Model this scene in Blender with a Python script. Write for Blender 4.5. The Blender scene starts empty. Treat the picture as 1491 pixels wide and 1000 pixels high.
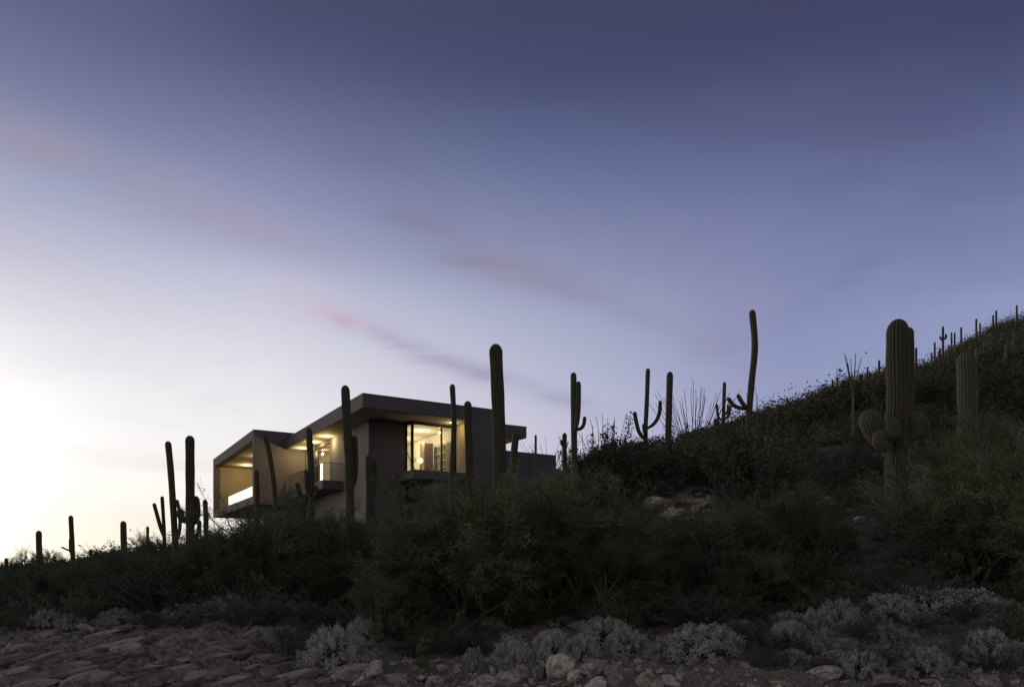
import bpy, math, random
import numpy as np
from mathutils import Vector, Matrix

random.seed(7); rng = np.random.default_rng(11)
scene = bpy.context.scene
COL = scene.collection
F, CX, HY = 1079.0, 745.5, 826.0          # focal length and horizon measured on the photograph

def PT(px, y, D):
    return Vector(((px - CX) / F * D, D, (HY - y) / F * D))

# ------------------------------------------------------------------ helpers
def np_mesh(name, V, Fa, mats=(), mi=None, smooth=False, attr=None):
    V = np.asarray(V, dtype=np.float32)
    me = bpy.data.meshes.new(name)
    me.vertices.add(len(V)); me.vertices.foreach_set('co', V.ravel())
    if isinstance(Fa, np.ndarray):
        k = Fa.shape[1]; n = len(Fa)
        me.loops.add(n * k); me.loops.foreach_set('vertex_index', Fa.astype(np.int32).ravel())
        me.polygons.add(n); me.polygons.foreach_set('loop_start', np.arange(0, n * k, k, dtype=np.int32))
    else:
        flat = [i for f in Fa for i in f]; n = len(Fa)
        st = np.cumsum([0] + [len(f) for f in Fa])[:-1].astype(np.int32)
        me.loops.add(len(flat)); me.loops.foreach_set('vertex_index', np.array(flat, dtype=np.int32))
        me.polygons.add(n); me.polygons.foreach_set('loop_start', st)
    if mi is not None: me.polygons.foreach_set('material_index', np.asarray(mi, dtype=np.int32))
    me.polygons.foreach_set('use_smooth', np.full(n, bool(smooth), dtype=bool))
    for m in mats: me.materials.append(m)
    if attr:
        for an, av in attr.items():
            a = me.attributes.new(an, 'FLOAT', 'POINT'); a.data.foreach_set('value', np.asarray(av, dtype=np.float32))
    me.update(calc_edges=True); me.validate()
    return me

class MB:
    """collects pieces of ONE mesh"""
    def __init__(s): s.v = []; s.f = []; s.m = []; s.a = []
    def add(s, V, Fs, mi=0, a=None):
        b = len(s.v); s.v += [tuple(p) for p in V]; s.f += [tuple(b + i for i in f) for f in Fs]
        s.m += [mi] * len(Fs); s.a += list(a) if a is not None else [0.0] * len(V)
    def box(s, x0, x1, y0, y1, z0, z1, mi=0):
        V = [(x0,y0,z0),(x1,y0,z0),(x1,y1,z0),(x0,y1,z0),(x0,y0,z1),(x1,y0,z1),(x1,y1,z1),(x0,y1,z1)]
        s.add(V, [(0,3,2,1),(4,5,6,7),(0,1,5,4),(1,2,6,5),(2,3,7,6),(3,0,4,7)], mi)
    def prism(s, poly, z0, z1, mi=0):
        n = len(poly)
        V = [(x,y,z0) for x,y in poly] + [(x,y,z1) for x,y in poly]
        s.add(V, [tuple(range(n))[::-1], tuple(range(n, 2*n))] + [(i,(i+1)%n,n+(i+1)%n,n+i) for i in range(n)], mi)
    def tube(s, pts, rad, n=6, ribs=0, depth=0.0, mi=0, cap=True):
        V, Fs, A = tube_geo(pts, rad, n, ribs, depth, cap); s.add(V, Fs, mi, A)
    def mesh(s, name, mats, smooth=False):
        return np_mesh(name, s.v, s.f, mats, s.m, smooth, {'crest': s.a})

def tube_geo(pts, rad, n=6, ribs=0, depth=0.0, cap=True):
    pts = [Vector(p) for p in pts]; V = []; A = []; Fs = []
    t0 = (pts[1] - pts[0]).normalized()
    up = Vector((1, 0, 0)) if abs(t0.x) < 0.8 else Vector((0, 1, 0))
    nx = (up - t0 * up.dot(t0)).normalized()
    for i, p in enumerate(pts):
        t = (pts[min(i+1, len(pts)-1)] - pts[max(i-1, 0)]).normalized()
        nx = (nx - t * nx.dot(t)).normalized(); ny = t.cross(nx)
        for k in range(n):
            th = 2*math.pi*k/n
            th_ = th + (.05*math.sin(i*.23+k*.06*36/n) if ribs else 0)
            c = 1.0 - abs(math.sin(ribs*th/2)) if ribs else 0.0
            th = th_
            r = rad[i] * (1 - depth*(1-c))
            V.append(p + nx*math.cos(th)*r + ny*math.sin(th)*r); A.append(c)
    for i in range(len(pts)-1):
        for k in range(n):
            a = i*n+k; b = i*n+(k+1) % n
            Fs.append((a, b, b+n, a+n))
    if cap:
        Fs.append(tuple(range(n))[::-1]); Fs.append(tuple(range((len(pts)-1)*n, len(pts)*n)))
    return V, Fs, A

def link(name, me, parent=None, loc=None):
    o = bpy.data.objects.new(name, me); COL.objects.link(o)
    if parent is not None: o.parent = parent
    if loc is not None: o.location = loc
    return o
def tag(o, label=None, cat=None, group=None, kind=None):
    if label: o['label'] = label
    if cat: o['category'] = cat
    if group: o['group'] = group
    if kind: o['kind'] = kind
    return o
def empty(name, loc, rz=0.0):
    o = bpy.data.objects.new(name, None); COL.objects.link(o); o.location = loc; o.rotation_euler = (0, 0, rz)
    o.empty_display_size = 0.3
    return o
def copy_thing(o, loc, rz, sc, label=None, group=None, tilt=(0, 0)):
    c = o.copy(); COL.objects.link(c); c.location = loc; c.rotation_euler = (tilt[0], tilt[1], rz); c.scale = sc
    if label: c['label'] = label
    if group: c['group'] = group
    for ch in list(o.children):
        d = ch.copy(); COL.objects.link(d); d.parent = c
        for g in list(ch.children):
            e = g.copy(); COL.objects.link(e); e.parent = d
    return c

# ------------------------------------------------------------------ noise (numpy value noise)
_H = rng.random((256, 256)).astype(np.float64)
def vnoise(x, y):
    x = np.asarray(x, float); y = np.asarray(y, float)
    xi = np.floor(x).astype(int); yi = np.floor(y).astype(int); fx = x-xi; fy = y-yi
    fx = fx*fx*(3-2*fx); fy = fy*fy*(3-2*fy)
    a = _H[xi & 255, yi & 255]; b = _H[(xi+1) & 255, yi & 255]; c = _H[xi & 255, (yi+1) & 255]; d = _H[(xi+1) & 255, (yi+1) & 255]
    return (a*(1-fx)+b*fx)*(1-fy) + (c*(1-fx)+d*fx)*fy - 0.5
def fbm(x, y, o=4):
    s = 0; a = 1.0
    for k in range(o):
        s = s + a*vnoise(x*2**k+17.3*k, y*2**k+9.1*k); a *= 0.5
    return s

# ------------------------------------------------------------------ materials
def new_mat(name):
    m = bpy.data.materials.new(name); m.use_nodes = True
    nt = m.node_tree; b = nt.nodes['Principled BSDF']
    return m, nt, b
def N(nt, t, **kw):
    n = nt.nodes.new(t)
    for k, v in kw.items(): setattr(n, k, v)
    return n
def noise_mat(name, c1, c2, scale, rough=0.85, bump=0.3, bscale=None, detail=6, spec=0.25, crest=None, stretch=None, rnd=0.0, bdist=0.02, extra=None):
    m, nt, b = new_mat(name)
    tc = N(nt, 'ShaderNodeTexCoord'); mp = N(nt, 'ShaderNodeMapping')
    nt.links.new(tc.outputs['Object'], mp.inputs[0])
    if stretch: mp.inputs['Scale'].default_value = stretch[0]; mp.inputs['Rotation'].default_value = stretch[1]
    nz = N(nt, 'ShaderNodeTexNoise'); nz.inputs['Scale'].default_value = scale; nz.inputs['Detail'].default_value = detail
    nz.inputs['Roughness'].default_value = 0.65
    nt.links.new(mp.outputs[0], nz.inputs['Vector'])
    cr = N(nt, 'ShaderNodeValToRGB'); cr.color_ramp.elements[0].position = 0.35; cr.color_ramp.elements[1].position = 0.65
    cr.color_ramp.elements[0].color = (*c1, 1); cr.color_ramp.elements[1].color = (*c2, 1)
    nt.links.new(nz.outputs['Fac'], cr.inputs[0]); out = cr.outputs[0]
    if extra:
        n2 = N(nt, 'ShaderNodeTexNoise'); n2.inputs['Scale'].default_value = extra[1]; n2.inputs['Detail'].default_value = 3
        nt.links.new(tc.outputs['Object'], n2.inputs['Vector'])
        r2 = N(nt, 'ShaderNodeMapRange'); r2.inputs['From Min'].default_value = 0.5; r2.inputs['From Max'].default_value = 0.62
        nt.links.new(n2.outputs['Fac'], r2.inputs[0])
        mx = N(nt, 'ShaderNodeMix', data_type='RGBA'); nt.links.new(r2.outputs[0], mx.inputs[0]); nt.links.new(out, mx.inputs[6])
        mx.inputs[7].default_value = (*extra[0], 1); out = mx.outputs[2]
    if rnd:
        oi = N(nt, 'ShaderNodeObjectInfo'); mr = N(nt, 'ShaderNodeMapRange')
        mr.inputs['To Min'].default_value = 1-rnd; mr.inputs['To Max'].default_value = 1+rnd
        nt.links.new(oi.outputs['Random'], mr.inputs[0])
        hs = N(nt, 'ShaderNodeHueSaturation'); nt.links.new(mr.outputs[0], hs.inputs['Value']); nt.links.new(out, hs.inputs['Color']); out = hs.outputs[0]
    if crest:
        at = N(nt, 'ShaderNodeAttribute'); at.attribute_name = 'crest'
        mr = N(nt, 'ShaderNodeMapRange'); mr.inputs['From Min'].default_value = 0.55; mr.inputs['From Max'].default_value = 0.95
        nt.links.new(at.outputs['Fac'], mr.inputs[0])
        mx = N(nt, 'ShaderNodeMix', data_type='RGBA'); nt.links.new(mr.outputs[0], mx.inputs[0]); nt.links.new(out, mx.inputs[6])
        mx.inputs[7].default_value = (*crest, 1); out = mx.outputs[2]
    nt.links.new(out, b.inputs['Base Color'])
    b.inputs['Roughness'].default_value = rough; b.inputs['Specular IOR Level'].default_value = spec
    if bump:
        n3 = N(nt, 'ShaderNodeTexNoise'); n3.inputs['Scale'].default_value = bscale or scale*4; n3.inputs['Detail'].default_value = 5
        nt.links.new(mp.outputs[0], n3.inputs['Vector'])
        bp = N(nt, 'ShaderNodeBump'); bp.inputs['Strength'].default_value = bump; bp.inputs['Distance'].default_value = bdist
        nt.links.new(n3.outputs['Fac'], bp.inputs['Height']); nt.links.new(bp.outputs[0], b.inputs['Normal'])
    return m
def emis_mat(name, col, s):
    m, nt, b = new_mat(name); b.inputs['Base Color'].default_value = (0.8, 0.8, 0.8, 1)
    b.inputs['Emission Color'].default_value = (*col, 1); b.inputs['Emission Strength'].default_value = s
    return m
def glass_mat(name, tint=(0.95, 0.96, 0.95), rough=0.0, f0=.04, pw=5):
    m = bpy.data.materials.new(name); m.use_nodes = True; nt = m.node_tree; nt.nodes.clear()
    o = N(nt, 'ShaderNodeOutputMaterial'); mix = N(nt, 'ShaderNodeMixShader'); lw = N(nt, 'ShaderNodeLayerWeight'); lw.inputs[0].default_value = .5
    p_ = N(nt, 'ShaderNodeMath', operation='POWER'); nt.links.new(lw.outputs['Facing'], p_.inputs[0]); p_.inputs[1].default_value = pw
    fr = N(nt, 'ShaderNodeMath', operation='MULTIPLY_ADD'); nt.links.new(p_.outputs[0], fr.inputs[0]); fr.inputs[1].default_value = 1-f0; fr.inputs[2].default_value = f0
    tr = N(nt, 'ShaderNodeBsdfTransparent'); tr.inputs[0].default_value = (*tint, 1)
    gl = N(nt, 'ShaderNodeBsdfGlossy'); gl.inputs['Roughness'].default_value = rough
    nt.links.new(fr.outputs[0], mix.inputs[0]); nt.links.new(tr.outputs[0], mix.inputs[1]); nt.links.new(gl.outputs[0], mix.inputs[2])
    nt.links.new(mix.outputs[0], o.inputs[0])
    return m

M = {}
M['ground'] = noise_mat('desert_soil', (0.085, 0.078, 0.058), (0.25, 0.222, 0.165), 2.6, 0.95, 0.9, 9, bdist=0.09, extra=((0.20, 0.185, 0.15), 0.8))
M['bank'] = noise_mat('layered_rock', (0.07, 0.063, 0.05), (0.46, 0.42, 0.34), 1.7, 0.9, 0.8, 9, bdist=0.05, stretch=((1.1, 8.0, 5.0), (0, 0, math.radians(-53))), extra=((0.36, 0.34, 0.30), 1.6))
M['road'] = noise_mat('packed_dirt', (0.17, 0.125, 0.11), (0.23, 0.175, 0.15), 0.9, 0.95, 0.25, 20)
M['rock'] = noise_mat('pale_stone', (0.24, 0.21, 0.18), (0.60, 0.56, 0.50), 3.0, 0.85, 0.6, 14, rnd=0.45, extra=((0.25, 0.18, 0.14), 2.2))
M['slab'] = noise_mat('slab_stone', (0.14, 0.125, 0.10), (0.46, 0.42, 0.35), 3.5, 0.88, 0.9, 10, rnd=0.65, extra=((0.30, 0.28, 0.27), 1.3))
M['gravel'] = noise_mat('gravel_stone', (0.16, 0.14, 0.11), (0.48, 0.43, 0.36), 6, 0.9, 0)
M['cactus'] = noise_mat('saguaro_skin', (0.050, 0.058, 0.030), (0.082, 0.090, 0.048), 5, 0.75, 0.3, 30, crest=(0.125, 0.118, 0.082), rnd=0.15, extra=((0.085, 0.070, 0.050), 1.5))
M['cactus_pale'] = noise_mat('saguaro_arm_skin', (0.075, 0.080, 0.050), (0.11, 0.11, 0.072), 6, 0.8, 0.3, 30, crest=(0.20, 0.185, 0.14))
M['spine'] = noise_mat('cactus_spines', (0.20, 0.18, 0.135), (0.28, 0.25, 0.19), 9, 0.7, 0)
M['palo'] = noise_mat('palo_verde_leaf', (0.088, 0.112, 0.058), (0.165, 0.192, 0.108), 1.1, 0.85, 0, rnd=0.42, detail=3)
M['bark'] = noise_mat('green_bark', (0.08, 0.085, 0.05), (0.14, 0.135, 0.09), 5, 0.85, 0.3)
M['creosote'] = noise_mat('creosote_leaf', (0.060, 0.080, 0.042), (0.118, 0.142, 0.080), 1.6, 0.8, 0, rnd=0.5, detail=3)
M['twig'] = noise_mat('grey_twig', (0.09, 0.082, 0.072), (0.18, 0.165, 0.145), 5, 0.9, 0)
M['brittle'] = noise_mat('silver_leaf', (0.31, 0.325, 0.29), (0.51, 0.53, 0.475), 4, 0.8, 0, rnd=0.2)
M['pear'] = noise_mat('pear_pad', (0.065, 0.082, 0.042), (0.12, 0.135, 0.075), 5, 0.75, 0.3)
M['dry'] = noise_mat('dry_grass', (0.16, 0.115, 0.065), (0.29, 0.22, 0.13), 3, 0.9, 0)
M['far'] = noise_mat('far_scrub_leaf', (0.055, 0.060, 0.034), (0.105, 0.108, 0.065), 0.12, 0.9, 0, detail=4)
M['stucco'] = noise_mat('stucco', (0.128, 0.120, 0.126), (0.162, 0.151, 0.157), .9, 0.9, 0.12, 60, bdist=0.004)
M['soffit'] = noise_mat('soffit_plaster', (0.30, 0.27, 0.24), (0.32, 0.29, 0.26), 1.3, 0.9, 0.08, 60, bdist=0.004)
M['plaster'] = noise_mat('interior_plaster', (0.70, 0.68, 0.60), (0.74, 0.72, 0.64), 1.0, 0.9, 0)
M['tan'] = noise_mat('tan_plaster', (0.34, 0.28, 0.22), (0.37, 0.31, 0.245), 0.8, 0.9, 0.08, 50, bdist=0.004)
M['frame'] = noise_mat('dark_bronze', (0.018, 0.016, 0.015), (0.025, 0.022, 0.02), 5, 0.45, 0)
M['cap'] = noise_mat('roof_flashing', (0.10, 0.10, 0.11), (0.13, 0.13, 0.14), 3, 0.5, 0)
M['wood'] = noise_mat('cabinet_wood', (0.22, 0.14, 0.08), (0.32, 0.21, 0.125), 4, 0.5, 0.1, stretch=((6, 6, 0.6), (0, 0, 0)))
M['floor'] = noise_mat('floor_tile', (0.32, 0.28, 0.24), (0.36, 0.32, 0.27), 2, 0.5, 0)
M['lamp'] = emis_mat('lamp_glow', (1.0, 0.80, 0.50), 22)
M['shade'] = emis_mat('lamp_shade_glow', (1.0, 0.86, 0.62), 1.3)
M['glass'] = glass_mat('window_glass')
M['railglass'] = glass_mat('railing_glass', f0=.08, pw=3.2)

# ------------------------------------------------------------------ terrain
Dk = np.array([4, 8, 10, 13, 16, 22, 28, 35, 45, 60, 85, 130, 200, 400, 1200, 4000], float)
Pk = np.array([-700, 0, 300, 530, 800, 950, 1100, 1300, 1491, 2200], float)
Yk = {
-700: [1080, 1005, 952, 925, 892, 877, 867, 859, 853, 848, 845, 843],
0:    [1062, 1000, 938, 908, 876, 861, 851, 845, 841, 839, 838, 838],
300:  [1110, 1020, 938, 893, 852, 829, 815, 808, 808, 813, 818, 822],
530:  [1115, 1028, 958, 906, 832, 786, 764, 752, 752, 760, 778, 796],
800:  [1105, 1012, 958, 888, 798, 740, 710, 700, 698, 704, 718, 738],
950:  [1103, 1006, 948, 880, 782, 712, 674, 658, 656, 662, 680, 702],
1100: [1100, 1000, 938, 868, 772, 708, 662, 634, 624, 624, 634, 655],
1300: [1098, 994, 900, 820, 705, 658, 626, 598, 576, 561, 560, 585],
1491: [1095, 985, 893, 812, 716, 668, 635, 600, 560, 517, 472, 505],
2200: [1090, 975, 880, 790, 700, 650, 610, 570, 530, 480, 425, 440]}
ZT = np.zeros((len(Pk), len(Dk)))
for i, p in enumerate(Pk):
    z = (HY - np.array(Yk[int(p)])) / F * Dk[1:13]
    zz = z[-1]
    ZT[i] = np.concatenate([[-2.05], z, [zz*0.9-2, zz*0.35-5, -30]])
uk = np.log(Dk)
def hermite(x, xk, Yv):
    """Yv (n, ...) values at xk; returns the piecewise cubic (monotone tangents) at x"""
    h = np.diff(xk); d = np.diff(Yv, axis=0) / h.reshape((-1,) + (1,)*(Yv.ndim-1))
    m = np.zeros_like(Yv); m[0] = d[0]; m[-1] = d[-1]
    same = (d[1:]*d[:-1]) > 0
    m[1:-1] = np.where(same, 2*d[1:]*d[:-1]/(d[1:]+d[:-1]+1e-12), 0)
    i = np.clip(np.searchsorted(xk, x)-1, 0, len(xk)-2)
    return i, h[i], m
def tz0(px, D):
    px = np.clip(np.asarray(px, float), Pk[0], Pk[-1]); u = np.log(np.clip(np.asarray(D, float), Dk[0], Dk[-1]))
    px, u = np.broadcast_arrays(px, u)
    i, hi, mi_ = hermite(u.ravel(), uk, ZT.T)
    t = (u.ravel() - uk[i]) / hi
    A = ZT.T
    col = ((2*t**3-3*t**2+1)[:, None]*A[i] + ((t**3-2*t**2+t)*hi)[:, None]*mi_[i] + (-2*t**3+3*t**2)[:, None]*A[i+1] + ((t**3-t**2)*hi)[:, None]*mi_[i+1])
    p = px.ravel(); j = np.clip(np.searchsorted(Pk, p)-1, 0, len(Pk)-2); s = (p-Pk[j])/(Pk[j+1]-Pk[j])
    s0 = s; s = 0.35*s0 + 0.65*(s0*s0*(3-2*s0))
    r = np.arange(len(p))
    return (col[r, j]*(1-s)+col[r, j+1]*s).reshape(px.shape)
ROADE = lambda X: 10.0 - 0.5*(X+7.0)       # far edge of the dirt road (depth) as a function of X
def sstep(a, b, x):
    t = np.clip((x-a)/(b-a), 0, 1); return t*t*(3-2*t)
def tz(X, Y, detail=True):
    X = np.asarray(X, float); Y = np.asarray(Y, float); D = np.maximum(Y, 4.0)
    px = CX + F*X/np.maximum(Y, 6.0)
    z = tz0(px, D)
    if not detail: return z
    n = fbm(X*0.45, Y*0.45, 4)
    z = z + n*np.clip(0.25*sstep(9, 16, D) + 0.012*np.clip(D-16, 0, 90), 0, 1.2)
    z = z + fbm(X*2.3+40, Y*2.3, 4)*0.10*sstep(7, 10, D)
    # layered rock of the road cut, dipping to the left
    mask = sstep(600, 500, px)*sstep(17.0, 15.0, D)*sstep(0.0, 0.8, Y-ROADE(X))
    wx = fbm(X*0.9, Y*0.9+5, 4)*0.7
    c = (Y - 1.35*X)/1.68 + wx*0.55
    a1 = 0.14+0.16*(fbm(X*1.1+9, Y*1.1, 2)+0.5)
    def fr(v):
        t = v-np.floor(v); return np.where(t < .72, t/.72, (1-t)/.28)
    s1 = -a1*fr(c/0.40+fbm(X*.7+3, Y*.7, 2)*.8); s2 = -0.06*fr(c/0.19+fbm(X*1.6, Y*1.6, 3)*0.9)
    z = z + mask*(s1+s2+0.10+fbm(X*5, Y*5, 3)*0.06)
    # road is smooth
    rm = sstep(0.3, -0.2, Y-ROADE(X))
    zr = np.minimum(tz0(px, D), -1.60)
    return z*(1-rm) + zr*rm
def gz(X, Y): return float(tz(X, Y))
def ground_at(px, y, dmin=7.5):
    Ds = np.exp(np.linspace(math.log(dmin), math.log(300), 700)); X = (px-CX)/F*Ds
    row = HY - F*tz(X, Ds)/Ds
    k = np.argmax(row <= y)
    if row[k] > y: k = 500
    return float(X[k]), float(Ds[k]), float(tz(X[k], Ds[k]))
def on_ground(px, D):
    X = (px-CX)/F*D; return X, D, gz(X, D)

ss = np.concatenate([np.linspace(-2.6, -0.78, 70)[:-1], np.linspace(-0.78, 0.78, 1000), np.linspace(0.78, 2.6, 70)[1:]])
ys = np.concatenate([np.linspace(-12, 7.5, 60)[:-1], np.linspace(7.5, 16.5, 420)[:-1], np.exp(np.linspace(math.log(16.5), math.log(60), 150))[:-1],
                     np.exp(np.linspace(math.log(60), math.log(260), 90))[:-1], np.exp(np.linspace(math.log(260), math.log(4000), 40))])
Sg, Yg = np.meshgrid(ss, ys)
Xg = Sg*np.maximum(Yg, 6.0)
Zg = tz(Xg, Yg)
nr, nc = Xg.shape
idx = np.arange(nr*nc).reshape(nr, nc)
quads = np.stack([idx[:-1, :-1], idx[:-1, 1:], idx[1:, 1:], idx[1:, :-1]], -1).reshape(-1, 4)
qx = (Xg[:-1, :-1]+Xg[1:, 1:])/2; qy = (Yg[:-1, :-1]+Yg[1:, 1:])/2
qpx = CX + F*qx/np.maximum(qy, 6)
ismat = ((qpx + 60*fbm(qx*1.5, qy*1.5, 2) < 560) & (qy + 1.5*fbm(qx, qy, 2) < 15.6) & (qy > ROADE(qx)+0.1)).astype(np.int32).ravel()
g = link('hillside_ground', np_mesh('hillside_ground', np.stack([Xg, Yg, Zg], -1).reshape(-1, 3), quads, [M['ground'], M['bank']], ismat, smooth=True))
tag(g, 'dark stony desert hillside with a layered rock cut beside the road', kind='structure')
me = np_mesh('desert_plain', [(-6000, -6000, -31), (6000, -6000, -31), (6000, 9000, -31), (-6000, 9000, -31)], [(0, 1, 2, 3)], [M['ground']])
tag(link('desert_plain', me), 'flat dark desert plain beyond the hill', kind='structure')
# road sheet
rx = np.linspace(-13.5, 6, 120); rt = np.linspace(0, 1, 60)
RX, RT = np.meshgrid(rx, rt); RY = (ROADE(RX)-0.25 + 0.12*fbm(RX*1.2, RX*0, 3))*(1-RT) + (ROADE(RX)-5.5)*RT
RZ = tz(RX, RY) + 0.02
ii = np.arange(RX.size).reshape(RX.shape)
q = np.stack([ii[:-1, :-1], ii[1:, :-1], ii[1:, 1:], ii[:-1, 1:]], -1).reshape(-1, 4)
tag(link('dirt_road', np_mesh('dirt_road', np.stack([RX, RY, RZ], -1).reshape(-1, 3), q, [M['road']], smooth=True)), 'smooth pinkish dirt road in the lower left corner', kind='structure')

# ------------------------------------------------------------------ plants (prototype meshes)
def slivers(P, Dr, L, W, rg):
    n = len(P); Dr = Dr/np.linalg.norm(Dr, axis=1, keepdims=True)
    R = rg.normal(size=(n, 3)); S = np.cross(Dr, R); S /= np.linalg.norm(S, axis=1, keepdims=True)+1e-9
    V = np.stack([P - S*W[:, None]/2, P + S*W[:, None]/2, P + Dr*L[:, None]], 1).reshape(-1, 3)
    return V, np.arange(n*3).reshape(n, 3)
def leaves(P, Nn, L, W, rg):
    n = len(P); Nn = Nn/np.linalg.norm(Nn, axis=1, keepdims=True)
    R = rg.normal(size=(n, 3)); S = np.cross(Nn, R); S /= np.linalg.norm(S, axis=1, keepdims=True)+1e-9
    T = np.cross(Nn, S)
    T = T*0.7 + Nn*0.6; T /= np.linalg.norm(T, axis=1, keepdims=True)
    V = np.stack([P, P+T*L[:, None]*0.5+S*W[:, None]/2, P+T*L[:, None], P+T*L[:, None]*0.5-S*W[:, None]/2], 1).reshape(-1, 3)
    return V, np.arange(n*4).reshape(n, 4)

def palo_verde(seed, nleaf=22000, low=75, sparse=False):
    rg = np.random.default_rng(seed); rd = random.Random(seed)
    wood = MB(); twigs = []
    def perturb(d, a):
        v = Vector((rd.gauss(0, 1), rd.gauss(0, 1), rd.gauss(0, 1))); v = (v - d*v.dot(d)).normalized()
        return (d*math.cos(a) + v*math.sin(a)).normalized()
    def grow(p, d, L, lev, r):
        mid = p + d*L*0.5 + Vector((rd.gauss(0, .05), rd.gauss(0, .05), rd.gauss(0, .03)))*L*1.5
        end = p + d*L + Vector((0, 0, 0.06*L))
        wood.tube([p, mid, end], [r, r*0.8, r*0.6], 5 if lev < 2 else 3, cap=False)
        if lev >= 3: twigs.append((p, mid, end)); return
        if lev == 2: twigs.append((mid, mid.lerp(end, .5), end))
        for k in range(3 if lev else 4):
            nd = perturb(d, math.radians(rd.uniform(18, 52))); nd.z += 0.12 if lev < 2 else rd.uniform(-.25, .25); nd.normalize()
            grow(mid.lerp(end, rd.uniform(0.2, 1)), nd, L*rd.uniform(.6, .95), lev+1, r*0.55)
    nl = 6 if not sparse else 4
    for k in range(nl):
        az = 2*math.pi*(k+rd.random()*.6)/nl; ti = math.radians(rd.uniform(12, low))
        grow(Vector((0.08*math.cos(az), 0.08*math.sin(az), -0.1)), Vector((math.sin(ti)*math.cos(az), math.sin(ti)*math.sin(az), math.cos(ti))), rd.uniform(.65, 1.0), 0, .05)
    T = np.array([[list(a), list(b), list(c)] for a, b, c in twigs])
    k = rg.integers(0, len(T), nleaf); u = rg.random(nleaf)[:, None]
    P = np.where(u < .5, T[k, 0]*(1-2*u)+T[k, 1]*2*u, T[k, 1]*(2-2*u)+T[k, 2]*(2*u-1))
    P = P + rg.normal(size=(nleaf, 3))*0.05
    Dr = (T[k, 2]-T[k, 0]); Dr = Dr/np.linalg.norm(Dr, axis=1, keepdims=True)+rg.normal(size=(nleaf, 3))*0.75+np.array([0, 0, .15])
    V, Fa = slivers(P, Dr, rg.uniform(.05, .15, nleaf), rg.uniform(.005, .012, nleaf), rg)
    top = max(np.percentile(V[:, 2], 99.5), .1); rad = np.percentile(np.hypot(V[:, 0], V[:, 1]), 96)
    return wood.mesh('trunk', [M['bark']]), np_mesh('crown', V, Fa, [M['palo']]), top, rad

def shrub(seed, leafmat, nleaf=5000, nstem=34, spread=62, leaf=(.02, .05), lw=.4, far=False, dead=0):
    rg = np.random.default_rng(seed); rd = random.Random(seed)
    V0 = []; F0 = []; tw = []
    mb = MB()
    for i in range(nstem):
        az = rd.random()*2*math.pi; ti = math.radians(spread*math.sqrt(rd.random())); L = rd.uniform(.65, 1.05)
        d = Vector((math.sin(ti)*math.cos(az), math.sin(ti)*math.sin(az), math.cos(ti)))
        a = Vector((rd.uniform(-.06, .06), rd.uniform(-.06, .06), -.06)); b = a + d*L*.5 + Vector((rd.gauss(0, .04), rd.gauss(0, .04), 0)); c = b + (d+Vector((rd.gauss(0, .2), rd.gauss(0, .2), .25))).normalized()*L*.5
        if not far: mb.tube([a, b, c], [.012, .008, .004], 3, cap=False)
        tw.append((b, b.lerp(c, .5), c))
        for q_ in range(4):
            s = a.lerp(b, rd.uniform(.4, 1)) if q_ < 2 else b.lerp(c, rd.random())
            e = s + (d + Vector((rd.gauss(0, .5), rd.gauss(0, .5), rd.gauss(0, .3)))).normalized()*rd.uniform(.15, .4)
            if not far: mb.tube([s, s.lerp(e, .5), e], [.006, .005, .003], 3, cap=False)
            tw.append((s, s.lerp(e, .5), e))
    T = np.array([[list(p) for p in t] for t in tw]); k = rg.integers(0, len(T), nleaf); u = np.sqrt(rg.random(nleaf))[:, None]
    P = T[k, 0]*(1-u)+T[k, 2]*u + rg.normal(size=(nleaf, 3))*.03
    V, Fa = leaves(P, rg.normal(size=(nleaf, 3))+np.array([0, 0, .5]), rg.uniform(*leaf, nleaf), rg.uniform(leaf[0], leaf[1], nleaf)*lw, rg)
    nb = len(mb.v)
    if nb:
        VV = np.concatenate([np.array(mb.v), V]); FF = [tuple(f) for f in mb.f] + [tuple(int(x)+nb for x in f) for f in Fa]
        mi = [0]*len(mb.f)+[1]*len(Fa)
        me = np_mesh('shrub', VV, FF, [M['twig'], leafmat], mi)
    else: me = np_mesh('shrub', V, Fa, [leafmat])
    top = np.percentile(V[:, 2], 99.3); rad = np.percentile(np.hypot(V[:, 0], V[:, 1]), 96)
    return me, top, rad

def brittlebush(seed, n=9000):
    rg = np.random.default_rng(seed); rd = random.Random(seed)
    mb = MB(); C = []
    for i in range(130):
        az = rd.random()*2*math.pi; ti = math.acos(rd.uniform(.02, 1)); R = rd.uniform(.78, 1.06)
        d = Vector((math.sin(ti)*math.cos(az), math.sin(ti)*math.sin(az), math.cos(ti)*.78))
        mb.tube([(0, 0, -.05), d*R*.5, d*R*.95], [.012, .009, .005], 3, cap=False); C.append(d*R)
    C = np.array([list(c) for c in C]); k = rg.integers(0, len(C), n)
    P = C[k] + rg.normal(size=(n, 3))*.05 - C[k]*rg.random((n, 1))**2*.25
    P[:, 2] = np.abs(P[:, 2])
    V, Fa = leaves(P, C[k]/np.linalg.norm(C[k], axis=1, keepdims=True)+rg.normal(size=(n, 3))*.45, rg.uniform(.035, .075, n), rg.uniform(.022, .042, n), rg)
    nb = len(mb.v); VV = np.concatenate([np.array(mb.v), V]); FF = [tuple(f) for f in mb.f]+[tuple(int(x)+nb for x in f) for f in Fa]
    return np_mesh('brittlebush', VV, FF, [M['twig'], M['brittle']], [0]*len(mb.f)+[1]*len(Fa)), .80, 1.05

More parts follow.
